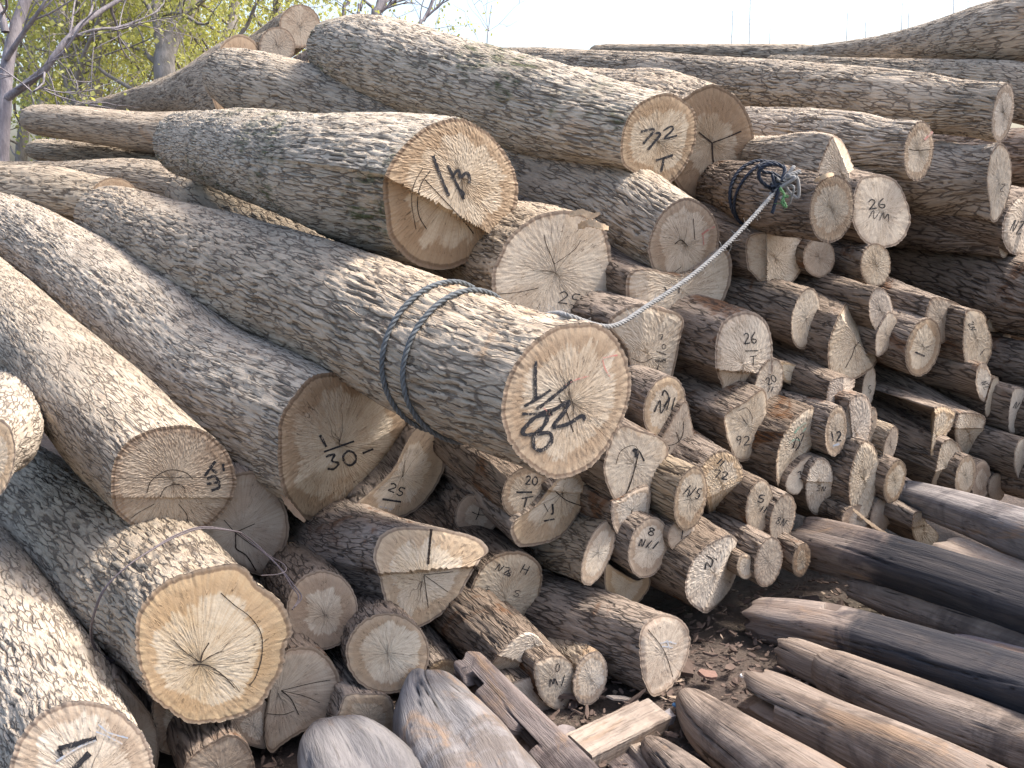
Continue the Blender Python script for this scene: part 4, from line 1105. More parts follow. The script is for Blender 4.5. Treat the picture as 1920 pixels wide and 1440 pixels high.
# ------------------------------------------------------------ settled depths of the stack (no trunk runs through a neighbour's end)
DEPTHS = [2.05, 2.33, 2.72, 2.98, 2.36, 3.02, 3.5, 3.78, 3.36, 3.22, 4.0, 6.1, 5.35, 5.6, 5.2, 5.0, 6.6, 6.2, 5.9, 4.5, 6.6, 3.78, 4.3, 3.62, 3.48, 3.15, 3.62, 3.78, 3.975, 3.95, 4.15, 3.75, 2.45, 2.95, 2.66, 2.6, 2.552, 2.518, 2.494, 2.421, 2.359, 2.582, 3.191, 3.35, 2.78, 3.028, 2.957, 3.022, 3.12, 2.98, 2.959, 3.002, 3.021, 3.1, 3.068, 3.109, 3.241, 3.199, 3.353, 2.853, 2.86, 2.778, 2.76, 2.778, 2.86, 3.393, 3.218, 3.138, 3.197, 3.019, 3.209, 3.284, 3.357, 3.318, 3.355, 3.44, 3.407, 3.431, 3.487, 3.425, 3.497, 3.566, 3.72, 3.467, 3.55, 3.556, 3.616, 3.476, 3.513, 3.655, 3.683, 3.744, 4.1, 4.15, 3.784, 3.85, 3.864, 3.656, 3.796, 3.722, 3.763, 3.86, 3.95, 3.85, 3.593, 3.586, 3.657, 3.545, 3.656, 3.5, 3.6, 3.7, 3.599, 3.8, 3.75, 3.7, 4.3, 4.2]
for g_, d_ in zip(LOGS, DEPTHS):
    g_['d'] = d_
for g_ in LOGS:
    yb = max(y for _, y in g_['face'])
    if yb > 1000: g_['d'] = min(g_['d'], 0.99 * CAM_H / (0.201 + 0.98 * (yb - 720) / F))
    build_log(**{k: v for k, v in g_.items() if k not in ('poly', 'c', 'rpx', 'd0', 'smp', 'lim')})
# ------------------------------------------------------------ old posts and beams in front of the pile
def make_post(label, st, mat='grey', sq=2.0, roll=0.0, flat=True, cracks=1.0, notches=(), group='old weathered timbers on the ground', asp=1.0, name='old_post', cat='old post', stub=0.035, lumpy=0.045, splits=7):
    """st: stations (px, py, d, r_px) from the end in view towards the camera; sq: 2 round .. 8 square"""
    rs = np.random.RandomState(hash_str(label) % 100000); seed = rs.randint(9999)
    NA, NS = 120, 220
    # nothing lies below the ground: bring each station up to where its underside just touches
    st = [(x, y, min(dd, CAM_H / (0.201 + 0.98 * (y - 720) / F + 0.95 * r_ / F)), r_) for (x, y, dd, r_) in st]
    pts = np.array([at(*s[:3]) for s in st]); rad = np.array([s[3] * s[2] / F for s in st])
    PR = catmull(np.hstack([pts, rad[:, None]]), 240)
    pc, rc = PR[:, :3], PR[:, 3]
    dl = np.concatenate([[0], np.cumsum(np.linalg.norm(np.diff(pc, axis=0), axis=1))])
    Lt = dl[-1]
    ss = np.linspace(0, 1, NS) ** 1.25 * Lt
    PC = np.stack([np.interp(ss, dl, pc[:, k]) for k in range(3)], 1); RC = np.interp(ss, dl, rc)
    T = norm(np.gradient(PC, ss, axis=0))
    E1 = norm(np.cross(np.array([0, 0, 1.0]), T)); E2 = np.cross(T, E1)
    th = np.linspace(0, 2 * math.pi, NA, endpoint=False)
    S_, TH = ss[:, None], th[None, :]
    ex = 2.0 / sq
    c, s = np.cos(th - roll), np.sin(th - roll)
    k = (np.abs(c) ** sq + (np.abs(s) / asp) ** sq) ** (-1 / sq)
    k = k / k.mean()
    lump = 1 + lumpy * 1.6 * wav(TH, S_, seed, 7, (1, 5), (1.5, 9)) + 0.014 * wav(TH, S_, seed + 4, 8, (4, 14), (6, 30))
    if mat == 'stump':
        lump = lump + 0.26 * np.abs(wav(TH, S_, seed + 40, 4, (1, 4), (1, 6))) - 0.08 + 0.03 * wav(TH, S_, seed + 41, 8, (5, 15), (10, 40))
    nu = 20
    uu = TH / (2 * math.pi) * nu + 0.5 * wav(TH, S_, seed + 1, 6, (1, 5), (3, 12))
    e, cid, _d = worley(uu, S_ / 0.95 + 0.3 * wav(TH, S_, seed + 2, 5, (2, 7), (2, 9)), nu, seed)
    gl = wav(TH, S_, seed + 50, 7, (2, 9), (0.3, 2.2))
    gl2 = wav(TH, S_, seed + 51, 7, (5, 16), (0.5, 4.0))
    gt = smooth(wav(TH, S_, seed + 52, 6, (1, 5), (2, 8)), -0.05, 0.15)
    fur = np.maximum((1 - smooth(np.abs(gl), 0.0, 0.016)) * gt, (1 - smooth(np.abs(gl2), 0.0, 0.02)) * (1 - gt) * 0.7) * cracks
    uu2 = TH / (2 * math.pi) * 52 + 0.6 * wav(TH, S_, seed + 11, 6, (1, 6), (4, 15))
    e2, _, _d = worley(uu2, S_ / 0.40 + 0.5 * wav(TH, S_, seed + 31, 6, (2, 9), (3, 12)), 52, seed + 5)
    fur = np.maximum(fur, (1 - smooth(e2, 0.0, 0.14)) * 0.12 * smooth(_d, 0.6, 0.9))
    R = RC[:, None] * k[None, :] * lump - fur * 0.005
    for i in range(splits):       # a few deep long drying splits
        a0, s0, l0 = rs.uniform(0, 6.28), rs.uniform(0, 0.5) * Lt, rs.uniform(0.2, 0.5) * Lt
        along = np.clip(1 - np.abs((S_ - s0 - l0 / 2) / (l0 / 2)), 0, 1) ** 0.5
        da = np.abs((TH - a0 - 0.12 * np.sin(S_ * 9 + i) + math.pi) % (2 * math.pi) - math.pi)
        g_ = np.clip(1 - da / 0.05, 0, 1) * (along > 0.15) * along
        R = R - g_ * 0.014; fur = np.maximum(fur, g_)
    for (n0, n1, a0, a1, dep) in notches:   # mortises cut in
        mk = smooth(S_, n0 - 0.006, n0) * (1 - smooth(S_, n1, n1 + 0.006))
        da = (TH - a0) % (2 * math.pi)
        ma = (da < (a1 - a0)) * 1.0
        R = R - mk * ma * dep
        fur = np.maximum(fur, mk * ma * 0.75)
    dirs = np.cos(TH)[..., None] * E1[:, None, :] + np.sin(TH)[..., None] * E2[:, None, :]
    V = PC[:, None, :] + dirs * R[..., None]
    # worn, uneven end
    endj = wav(TH, S_ * 0, seed + 7, 6, (1, 9), (1, 2))[0] * stub * rad[0] / 0.05
    V = V + (T[:, None, :] * (endj[None, :] * np.clip(1 - ss / 0.12, 0, 1)[:, None])[..., None])
    bk = np.stack([np.cos(TH) * rad.mean() + 0 * S_, np.sin(TH) * rad.mean() + 0 * S_, S_ + 0 * TH], -1).reshape(-1, 3)
    root = empty(name, pts[0], label, cat, group)
    mesh_obj('shaft', V.reshape(-1, 3), grid_faces(NS, NA, flip=True), OLD[mat], root, attrs={'furrow': fur.ravel(), 'bk': bk})
    rim = V[0]
    cc = rim.mean(0) - T[0] * (0.25 * rad[0])
    rings = [cc[None]]
    fr = [0.25, 0.5, 0.75, 0.92]
    for f in fr:
        bulge = -T[0] * 0.25 * rad[0] * (1 - f ** 2)
        rings.append(rim.mean(0) + bulge + (rim - rim.mean(0)) * f + rs.normal(size=(NA, 1)) * T[0] * 0.0025)
    rings.append(rim)
    FVa = np.vstack(rings)
    j = np.arange(NA)
    tris = np.stack([np.zeros(NA, int), 1 + (j + 1) % NA, 1 + j], 1)
    bk2 = (FVa - cc); bk2 = np.stack([bk2 @ E1[0], bk2 @ E2[0], np.zeros(len(bk2))], 1)
    fz = np.concatenate([[0.5], np.repeat(fr + [1.0], NA) * 0.2])
    mesh_obj('end_face', FVa, grid_faces(len(rings) - 1, NA, off=1, flip=False), OLD[mat], root, attrs={'furrow': fz, 'bk': bk2}, tris=tris)
    back = V[-1]; cb = back.mean(0)
    mesh_obj('end_face', np.vstack([cb[None], back]), None, OLD[mat], root, attrs={'furrow': np.zeros(NA + 1), 'bk': np.vstack([cb[None], back]) - cb},
             tris=np.stack([np.zeros(NA, int), 1 + j, 1 + (j + 1) % NA], 1))
    return root


make_post('thick grey hewn timber with a blunt peaked end, largest at the bottom centre',
          [(800, 1272, 2.64, 16), (803, 1290, 2.60, 46), (812, 1330, 2.52, 72), (845, 1400, 2.38, 100), (900, 1500, 2.2, 125), (960, 1620, 2.05, 150)], 'stump', 2.8, lumpy=0.10, name='hewn_timber', cat='old timber', splits=9, cracks=0.9)
make_post('short grey stump with a dark hole near its top, left of the peaked timber',
          [(606, 1366, 2.46, 20), (612, 1380, 2.44, 42), (630, 1420, 2.36, 78), (665, 1500, 2.22, 110), (700, 1600, 2.1, 130)], 'stump', 2.7, lumpy=0.10, splits=8, notches=[(0.03, 0.06, 0.9, 1.25, 0.03)], name='hewn_timber', cat='old timber', cracks=0.6)
make_post('reddish dark beam with two square notches, leaning between the peaked timber and the boards',
          [(880, 1250, 2.70, 33), (905, 1278, 2.66, 36), (990, 1370, 2.48, 43), (1080, 1470, 2.3, 52), (1180, 1590, 2.1, 62)], 'dark', 5.0, roll=0.5, notches=[(0.06, 0.11, 2.3, 3.6, 0.03), (0.30, 0.38, 2.3, 3.6, 0.03)], name='notched_beam', cat='beam', cracks=0.5, lumpy=0.012)
make_post('dark slab with a block cut from it, lying under the notched beam',
          [(800, 1282, 2.80, 24), (850, 1320, 2.74, 28), (930, 1400, 2.6, 34), (1010, 1500, 2.45, 40)], 'dark', 6, roll=0.2, name='notched_beam', cat='beam', lumpy=0.01)
make_post('brown post coming to a worn point, lower centre right beside the bark litter',
          [(1292, 1308, 2.93, 14), (1298, 1322, 2.9, 32), (1335, 1362, 2.8, 50), (1405, 1415, 2.6, 62), (1495, 1480, 2.4, 76), (1620, 1570, 2.15, 92)], 'brown', 2.4)
make_post('rusty brown post just entering the picture at the bottom, below the pointed one',
          [(1215, 1392, 2.58, 14), (1235, 1415, 2.5, 30), (1290, 1470, 2.35, 46), (1350, 1530, 2.2, 56)], 'brown', 2.6, lumpy=0.05)
make_post('thick post with a forked rotten end and a white speck, lower right',
          [(1430, 1300, 3.0, 46), (1455, 1314, 2.95, 52), (1545, 1358, 2.8, 56), (1650, 1410, 2.6, 66), (1790, 1490, 2.35, 82), (1960, 1590, 2.1, 98)], 'brown', 2.3, notches=[(0.0, 0.10, 2.75, 3.25, 0.045), (0.0, 0.05, -0.2, 0.25, 0.03)], lumpy=0.07, stub=0.05, name='forked_post', splits=5)
make_post('long brown post with a worn collar near its end, above the forked rotten one',
          [(1475, 1222, 3.25, 28), (1500, 1232, 3.2, 34), (1560, 1258, 3.08, 38), (1572, 1264, 3.06, 43), (1720, 1328, 2.8, 52), (1920, 1400, 2.5, 56), (2060, 1460, 2.3, 66)], 'brown', 2.3, splits=5)
make_post('black tarred beam with a square hole near its pale end, right centre',
          [(1408, 1158, 3.35, 30), (1440, 1160, 3.3, 38), (1560, 1184, 3.12, 48), (1740, 1238, 2.85, 54), (1930, 1300, 2.6, 60), (2080, 1350, 2.4, 66)], 'wet', 4.0, roll=0.35, notches=[(0.24, 0.285, 1.2, 1.7, 0.035)], name='tarred_beam', cat='beam')
make_post('brown post showing between the two black tarred beams on the right',
          [(1600, 1102, 3.35, 20), (1700, 1136, 3.2, 34), (1820, 1176, 3.0, 44), (1960, 1225, 2.8, 50)], 'brown', 2.4)
make_post('short bluish charred post end above the tarred beam at the right edge',
          [(1795, 1203, 2.92, 16), (1830, 1214, 2.86, 20), (1930, 1245, 2.72, 26), (2020, 1275, 2.6, 30)], 'tar', 3.5)
make_post('big tarred beam, brown near its cut end and blue-black beyond, running to the right edge',
          [(1515, 1016, 3.55, 40), (1530, 1019, 3.52, 45), (1650, 1050, 3.3, 48), (1790, 1092, 3.05, 53), (1930, 1140, 2.85, 60), (2080, 1190, 2.65, 66)], 'wet', 3.6, roll=0.55, name='tarred_beam', cat='beam', splits=4)
make_post('grey weathered beam highest on the right, in front of the sawn ends',
          [(1695, 928, 3.72, 26), (1720, 934, 3.68, 29), (1820, 966, 3.45, 38), (1930, 1004, 3.2, 48), (2060, 1050, 2.95, 58)], 'grey', 3.0, roll=0.3, splits=4)
make_post('pale flat piece between the grey weathered beam and the big tarred beam',
          [(1772, 1030, 3.4, 22), (1790, 1034, 3.36, 26), (1860, 1058, 3.22, 24), (1950, 1090, 3.05, 24)], 'board', 5.0, roll=0.2, lumpy=0.01, cracks=0.3, asp=0.6, name='plank', cat='plank')


def make_board(label, p0, p1, w, h, mat='board', up=(0, 0, 1), name='plank', roll=0.0, cat='plank', lroot=None):
    """a sawn board from p0 to p1 with a step planed along it"""
    p0, p1 = np.array(p0), np.array(p1)
    T = norm(p1 - p0); e1 = norm(np.cross(np.array(up, float), T)); e2 = np.cross(T, e1)
    e1, e2 = e1 * math.cos(roll) + e2 * math.sin(roll), e2 * math.cos(roll) - e1 * math.sin(roll)
    b = 0.004
    prof = [(-w, -h), (w, -h), (w, 0.2 * h), (0.55 * w, 0.2 * h), (0.5 * w, h), (-w, h)]
    # chamfered corners
    pr = []
    for i, (x, y) in enumerate(prof):
        xp, yp = prof[i - 1]; xn, yn = prof[(i + 1) % len(prof)]
        for (ox, oy) in ((xp, yp), (xn, yn)):
            L_ = math.hypot(ox - x, oy - y)
            pr.append((x + (ox - x) / L_ * b, y + (oy - y) / L_ * b))
    pr = np.array(pr)
    NS = 30
    s = np.linspace(0, 1, NS)
    rs = np.random.RandomState(hash_str(label) % 9999)
    L_ = np.linalg.norm(p1 - p0)
    V = p0 + T * (s[:, None, None] * L_) + pr[None, :, :1] * e1 + pr[None, :, 1:] * e2
    V = V + rs.normal(size=(NS, 1, 3)) * 0.0006
    n = len(pr)
    bk = np.stack([np.tile(pr[:, 0], NS), np.tile(pr[:, 1], NS), np.repeat(s * L_, n)], 1)
    root = empty(name, p0, label, cat, 'old weathered timbers on the ground')
    mesh_obj('shaft', V.reshape(-1, 3), grid_faces(NS, n, flip=True), OLD[mat], root, smooth=False, attrs={'furrow': np.zeros(NS * n), 'bk': bk})
    for k, flip in ((0, False), (NS - 1, True)):
        rim = V[k]; c = rim.mean(0)
        j = np.arange(n)
        t = np.stack([np.zeros(n, int), 1 + (j + 1) % n, 1 + j], 1)
        if flip: t = t[:, ::-1]
        vv = np.vstack([c[None], rim])
        mesh_obj('end_face', vv, None, OLD[mat], root, smooth=False, attrs={'furrow': np.full(n + 1, 0.1), 'bk': vv - c}, tris=t)
    return root


make_board('pale sawn board with a stepped edge, propped across the bottom timbers', at(1075, 1412, 2.52), at(1222, 1340, 2.72), 0.058, 0.036, roll=0.25)
make_board('brown flat board going off the bottom edge right of the propped pale board', at(1195, 1372, 2.72), at(1330, 1520, 2.3), 0.075, 0.015, mat='board', roll=-0.2)
make_board('dark plank lying beneath the propped pale board', at(1120, 1370, 2.78), at(1260, 1500, 2.35), 0.07, 0.02, mat='dark', roll=0.1)

# ------------------------------------------------------------ ropes and wire
def tube_mesh(path, r, na=8, taper=None):
    P = np.asarray(path, float); n = len(P)
    T = norm(np.gradient(P, axis=0))
    ref = np.array([0, 0, 1.0])
    u = norm(np.cross(T, ref + 0 * T)); 
    # parallel transport
    U = np.zeros_like(P); U[0] = u[0]
    for i in range(1, n):
        v = U[i - 1] - np.dot(U[i - 1], T[i]) * T[i]
        U[i] = v / (np.linalg.norm(v) + 1e-9)
    W = np.cross(T, U)
    th = np.linspace(0, 2 * math.pi, na, endpoint=False)
    rr = np.full(n, r) if taper is None else r * taper
    V = P[:, None, :] + rr[:, None, None] * (np.cos(th)[None, :, None] * U[:, None, :] + np.sin(th)[None, :, None] * W[:, None, :])
    return V.reshape(-1, 3), grid_faces(n, na), U, W


class Acc:
    def __init__(s): s.v = []; s.f = []; s.n = 0
    def add(s, V, Fq):
        s.v.append(V); s.f.append(np.asarray(Fq) + s.n); s.n += len(V)
    def obj(s, name, mat, parent=None, smooth=True): return mesh_obj(name, np.vstack(s.v), np.vstack(s.f), mat, parent, smooth=smooth)


def rope_mesh(path, r, pitch=0.05, plies=3, fray=0, seed=1):
    """laid rope: plies twisted round the path"""
    P0 = np.asarray(path, float)
    L_ = np.sum(np.linalg.norm(np.diff(P0, axis=0), axis=1))
    n = int(L_ / pitch * 10) + 8
    P = catmull(P0, n)
    _, _, U, W = tube_mesh(P, r)
    t = np.linspace(0, L_ / pitch * 2 * math.pi, n)
    a = Acc()
    for k in range(plies):
        ph = t + k * 2 * math.pi / plies
        Q = P + (np.cos(ph)[:, None] * U + np.sin(ph)[:, None] * W) * r * 0.52
        V, Fq, _, _ = tube_mesh(Q, r * 0.56, 7)
        a.add(V, Fq)
    rs = np.random.RandomState(seed)
    for i in range(fray):
        k = rs.randint(2, n - 2)
        d = norm(rs.normal(size=3)); l = rs.uniform(0.006, 0.02)
        Q = np.array([P[k] + d * r * 0.8, P[k] + d * (r + l * .5) + rs.normal(size=3) * .003, P[k] + d * (r + l) + rs.normal(size=3) * 0.005])
        V, Fq, _, _ = tube_mesh(Q, 0.0005, 3)
        a.add(V, Fq)
    return a


ROPE = plain('rope_grey', (0.24, 0.235, 0.225), 0.95, 0.6, 60)
ROPEB = plain('rope_blue_grey', (0.125, 0.135, 0.14), 0.95, 0.7, 40)
STRIP = plain('blue_black_strap', (0.022, 0.028, 0.042), 0.55, 0.5, 60)
GREEN = plain('green_cord', (0.09, 0.19, 0.08), 0.7, 0.4, 90)
WIRE = plain('rusty_wire', (0.12, 0.10, 0.105), 0.55, 0.4, 200)


def on_body(key, s, ang, lift):
    b = BODIES[key]
    k = int(np.clip(np.searchsorted(b['ss'], s), 1, len(b['ss']) - 1))
    f = (s - b['ss'][k - 1]) / (b['ss'][k] - b['ss'][k - 1])
    PCs = b['PC'][k - 1] * (1 - f) + b['PC'][k] * f
    th = b['th']; order = np.argsort(np.mod(th, 2 * math.pi))
    R = np.interp(np.mod(ang, 2 * math.pi), np.mod(th, 2 * math.pi)[order], b['base'][k][order], period=2 * math.pi)
    return PCs + (math.cos(ang) * b['E1'][k] + math.sin(ang) * b['E2'][k]) * (R + lift)


def project(p):
    q = np.asarray(p) - CAMP
    z = q @ FWD
    return 960 + F * (q @ RGT) / z, 720 - F * (q @ UPV) / z, z


# E1 is horizontal, E2 up: angle 90 deg is the top of the trunk
rope_root = empty('rope', on_body('L5', 0.35, 1.5, 0.0), 'twisted grey rope wound twice round the thick log and drawn taut to another', 'rope')
rr_ = 0.0068
def ringpath(s0, s1, a0, a1, n, lift=rr_ * 0.9):
    return [on_body('L5', s0 + (s1 - s0) * t, a0 + (a1 - a0) * t, lift) for t in np.linspace(0, 1, n)]
wind = ringpath(0.52, 0.335, math.radians(60), math.radians(762), 84)
a = rope_mesh(wind, rr_, 0.055, fray=30)
a.obj('winding', ROPEB, rope_root)
top = [on_body('L5', s, math.radians(an), rr_ * 0.9) for s, an in ((0.335, 42), (0.25, 50), (0.15, 62), (0.05, 76))]
knot = at(1462, 350, 3.02)
tp = at(1146, 612, 2.46)
mid = [tp * (1 - t) + knot * t + np.array([0, 0, -0.045 * math.sin(math.pi * t)]) for t in (0.0, 0.2, 0.4, 0.6, 0.8, 1.0)]
a = rope_mesh(top + mid, 0.0062, 0.034, fray=160, seed=5)
a.obj('taut_run', ROPE, rope_root)
b6 = BODIES['R6']
kn = Acc()
rs = np.random.RandomState(8)
def tangle(center, n, spread, r, seed, mat, name, parent, along=0.3):
    rs = np.random.RandomState(seed); a = Acc()
    for i in range(n):
        k = rs.randint(4, 8)
        pts = [center + rs.normal(size=3) * spread * np.array([1.2, .5, 1.0]) for _ in range(k)]
        P = catmull(np.array(pts), 40)
        V, Fq, _, _ = tube_mesh(P, r * rs.uniform(.7, 1.2), 6)
        a.add(V, Fq)
    return a.obj(name, mat, parent)
tangle(at(1470, 342, 3.0), 4, 0.020, 0.005, 3, ROPE, 'knot', rope_root)
a = rope_mesh([at(1462, 350, 3.0), at(1480, 330, 2.99), at(1500, 322, 3.0)], 0.007, 0.03, fray=40); a.obj('frayed_tail', ROPE, rope_root)
a = rope_mesh([at(1468, 345, 3.0), at(1488, 350, 2.98), at(1483, 375, 3.0), at(1478, 385, 3.02)], 0.003, 0.02, fray=20); a.obj('frayed_tail', ROPE, rope_root)

strap = empty('strap', on_body('R6', 0.40, 1.57, 0), 'blue-black cord tied round the short log and knotted with a scrap of green', 'cord')
P = [on_body('R6', 0.42 + 0.03 * math.sin(t), t, 0.006) for t in np.linspace(0, 2 * math.pi * 0.98, 44)]
a = rope_mesh(P, 0.006, 0.05); a.obj('loop', STRIP, strap)
P = [on_body('R6', 0.38 + 0.02 * math.sin(t * 2), t, 0.005) for t in np.linspace(0, 2 * math.pi * 0.98, 44)]
a = rope_mesh(P, 0.005, 0.05); a.obj('loop', STRIP, strap)
loopP = [(1460, 358), (1440, 350), (1424, 335), (1425, 318), (1442, 308), (1462, 310), (1472, 318), (1466, 340)]
a = rope_mesh([at(x, y, 3.02 - 0.01 * i) for i, (x, y) in enumerate(loopP)], 0.006, 0.05); a.obj('loose_loop', STRIP, strap)
a = rope_mesh([at(x, y, 2.99) for x, y in ((1462, 350), (1455, 375), (1448, 400))], 0.0055, 0.05); a.obj('tail', STRIP, strap)
a = rope_mesh([at(x, y, 3.0) for x, y in ((1420, 310), (1432, 322), (1450, 325), (1470, 338))], 0.005, 0.05); a.obj('tail', STRIP, strap)
tangle(at(1452, 350, 3.0), 4, 0.018, 0.0045, 11, STRIP, 'knot', strap)
a = rope_mesh([at(x, y, 2.97) for x, y in ((1462, 352), (1470, 365), (1466, 380), (1474, 388), (1468, 372), (1478, 368))], 0.004, 0.03, fray=12); a.obj('green_scrap', GREEN, strap)

# wire slung round the orange ringed log: follows the trunk then hangs free
def wire_path(off, sd):
    rs = np.random.RandomState(sd)
    px = [(548, 1143, 2.42), (560, 1120, 2.5), (546, 1098, 2.55), (520, 1060, 2.62), (480, 1025, 2.68), (455, 1005, 2.66), (440, 996, 2.62), (380, 988, 2.55), (330, 1003, 2.48),
          (285, 1030, 2.42), (235, 1065, 2.36), (195, 1105, 2.34), (176, 1150, 2.36), (170, 1195, 2.42), (185, 1225, 2.47), (212, 1244, 2.52)]
    return [at(x + off * rs.uniform(-1, 1) + off, y + off * rs.uniform(-1, 1), d) for x, y, d in px]
wr = empty('wire', at(330, 1003, 2.48), 'double strand of thin rusty wire slung loosely over the log with the orange ring', 'wire')
for o_, sd in ((0, 1), (5, 2)):
    V, Fq, _, _ = tube_mesh(catmull(np.array(wire_path(o_, sd)), 160), 0.002, 6)
    mesh_obj('strand', V, Fq, WIRE, wr)
tail = [at(x, y, d) for x, y, d in ((480, 1025, 2.66), (510, 1045, 2.6), (532, 1058, 2.55), (536, 1070, 2.52), (520, 1077, 2.5), (490, 1079, 2.5))]
V, Fq, _, _ = tube_mesh(catmull(np.array(tail), 60), 0.0013, 6); mesh_obj('strand', V, Fq, WIRE, wr)

# ------------------------------------------------------------ bark litter on the ground
CHIP = plain('bark_chip', (0.115, 0.082, 0.066), 0.9, 0.6, 14)
CHIPP = plain('wood_chip', (0.26, 0.20, 0.15), 0.85, 0.4, 20)


def chips(n, seed, box, size, name, mat, zspread=0.03):
    rs = np.random.RandomState(seed); a = Acc()
    for i in range(n):
        x = rs.uniform(box[0], box[1]); y = rs.uniform(box[2], box[3])
        l = size * rs.lognormal(0, 0.5); w = l * rs.uniform(0.2, 0.6); t = l * rs.uniform(.06, .15)
        az = rs.uniform(0, 6.28); tl = rs.normal() * 0.35; rl = rs.normal() * 0.35
        R = np.array(Matrix.Rotation(az, 3, 'Z') @ Matrix.Rotation(tl, 3, 'Y') @ Matrix.Rotation(rl, 3, 'X'))
        k = 6
        ang = np.linspace(0, 2 * math.pi, k, endpoint=False)
        r = rs.uniform(0.6, 1.15, k)
        top = np.stack([np.cos(ang) * l * r, np.sin(ang) * w * r, np.full(k, t) + rs.normal(size=k) * t * .4], 1)
        bot = top * [0.97, 0.97, 1] - [0, 0, 2 * t]
        V = np.vstack([top, bot]) @ R.T + [x, y, rs.uniform(0.0, zspread)]
        f = [[j, (j + 1) % k, (j + 1) % k + k, j + k] for j in range(k)]
        f += [[0, 1, 2, 3], [0, 3, 4, 5], [6 + 3, 6 + 2, 6 + 1, 6], [6 + 5, 6 + 4, 6 + 3, 6]]
        a.add(V, np.array(f)[:, ::-1])
    o = a.obj(name, mat, None, smooth=False)
    return o


tag(chips(4200, 1, (-0.8, 1.9, 2.0, 3.7), 0.010, 'bark_litter', CHIP), 'brown bark crumbs littering the ground', 'bark litter', kind='stuff')
tag(chips(420, 2, (-0.6, 1.7, 2.2, 3.4), 0.009, 'wood_chips', CHIPP), 'pale chips and splinters littering the ground', 'wood chips', kind='stuff')
tag(chips(300, 7, (0.1, 1.5, 2.5, 3.3), 0.017, 'bark_flakes', CHIP, 0.04), 'bigger flakes of fallen bark on the ground', 'bark flakes', kind='stuff')


def ground_point(px, py, z=0.03):
    v = ray(px, py); t = (z - CAM_H) / v[2]
    return CAMP + v * t


def chunk(label, px, py, l, w, t, col, name, cat, rot=0.3, seed=1, z=0.03):
    rs = np.random.RandomState(seed)
    k = 9
    ang = np.linspace(0, 2 * math.pi, k, endpoint=False)
    r = rs.uniform(0.75, 1.15, k)
    c = ground_point(px, py, z)
    R = np.array(Matrix.Rotation(rot, 3, 'Z') @ Matrix.Rotation(0.25, 3, 'Y') @ Matrix.Rotation(0.2, 3, 'X'))
    top = np.stack([np.cos(ang) * l * r, np.sin(ang) * w * r, t + rs.normal(size=k) * t * .3], 1)
    bot = np.stack([np.cos(ang) * l * r * 1.03, np.sin(ang) * w * r * 1.03, -t + 0 * ang], 1)
    V = np.vstack([top, bot, [[0, 0, t * 1.3]], [[0, 0, -t]]]) @ R.T + c
    q = [[j + k, (j + 1) % k + k, (j + 1) % k, j] for j in range(k)]
    tr = [[2 * k, j, (j + 1) % k] for j in range(k)] + [[2 * k + 1, (j + 1) % k + k, j + k] for j in range(k)]
    m = plain(name + '_surface', col, 0.8, 0.35, 40)
    o = mesh_obj(name, V, np.array(q), m, None, smooth=False, tris=np.array(tr))
    return tag(o, label, cat)


chunk('flat reddish brown slab of bark on the ground among the litter', 1326, 1264, 0.036, 0.022, 0.004, (0.19, 0.115, 0.09), 'bark_slab', 'bark slab', 0.2, 1)
chunk('small blue plastic scrap on the ground by the painted log end', 1268, 1322, 0.014, 0.010, 0.002, (0.10, 0.24, 0.42), 'plastic_scrap', 'plastic scrap', 0.5, 2)
chunk('white chip lying right of the reddish bark slab', 1394, 1267, 0.012, 0.008, 0.003, (0.6, 0.58, 0.55), 'white_chip', 'chip', 0.5, 3)
chunk('pale curled sliver of wood near the foot of the lowest oval end', 1165, 1310, 0.045, 0.008, 0.003, (0.46, 0.38, 0.30), 'wood_sliver', 'wood sliver', 0.2, 4)
chunk('grey stone beside the brown flat board at the bottom', 1252, 1345, 0.03, 0.02, 0.01, (0.24, 0.22, 0.22), 'stone', 'stone', 0.9, 5)
chunk('grey chunk of wood at the foot of the flat yellowish pencilled end', 1060, 1375, 0.03, 0.02, 0.010, (0.2, 0.17, 0.16), 'wood_chunk', 'wood chunk', 0.1, 6, 0.05)


def flake(label, pts, wd, mat, name='bark_strip', cat='bark strip', seed=1):
    """a thin torn strip following points (px,py,d)"""
    rs = np.random.RandomState(seed)
    P = catmull(np.array([at(*p) for p in pts]), 26)
    T = norm(np.gradient(P, axis=0)); N = norm(np.cross(T, FWD + 0 * T)); B = np.cross(N, T)
    w = wd * (0.6 + 0.5 * rs.rand(26)) * np.sin(np.linspace(0.25, math.pi - 0.15, 26)) ** 0.4
    th = 0.003
    V = np.stack([P + N * w[:, None] + B * th, P - N * w[:, None] + B * th, P - N * w[:, None] - B * th, P + N * w[:, None] - B * th], 1)
    o = mesh_obj(name, V.reshape(-1, 3), grid_faces(26, 4), mat, None, smooth=False)
    return tag(o, label, cat)


TORN = plain('torn_wood', (0.50, 0.37, 0.24), 0.9, 0.45, 70, 0.8)
TORNB = plain('torn_bark', (0.30, 0.20, 0.13), 0.95, 0.5, 60, 0.9)
flake('torn flap of bark on top of the broad pale end above the roped log', [(1068, 404, 3.16), (1090, 398, 3.15), (1108, 405, 3.14), (1125, 400, 3.13)], 0.012, TORN, seed=2)
flake('second torn flap right of the first on the broad pale end', [(1085, 425, 3.17), (1105, 418, 3.12), (1125, 424, 3.1), (1140, 428, 3.12)], 0.014, TORN, seed=3)
flake('long sprung sliver of wood above the big tarred beam', [(1600, 955, 3.5), (1630, 980, 3.45), (1660, 1000, 3.4), (1680, 1010, 3.38)], 0.006, TORN, seed=4)
flake('strip of bark hanging at the lower left of the face marked 30', [(524, 905, 2.9), (535, 935, 2.9), (552, 958, 2.9), (572, 978, 2.9)], 0.010, TORNB, seed=5)
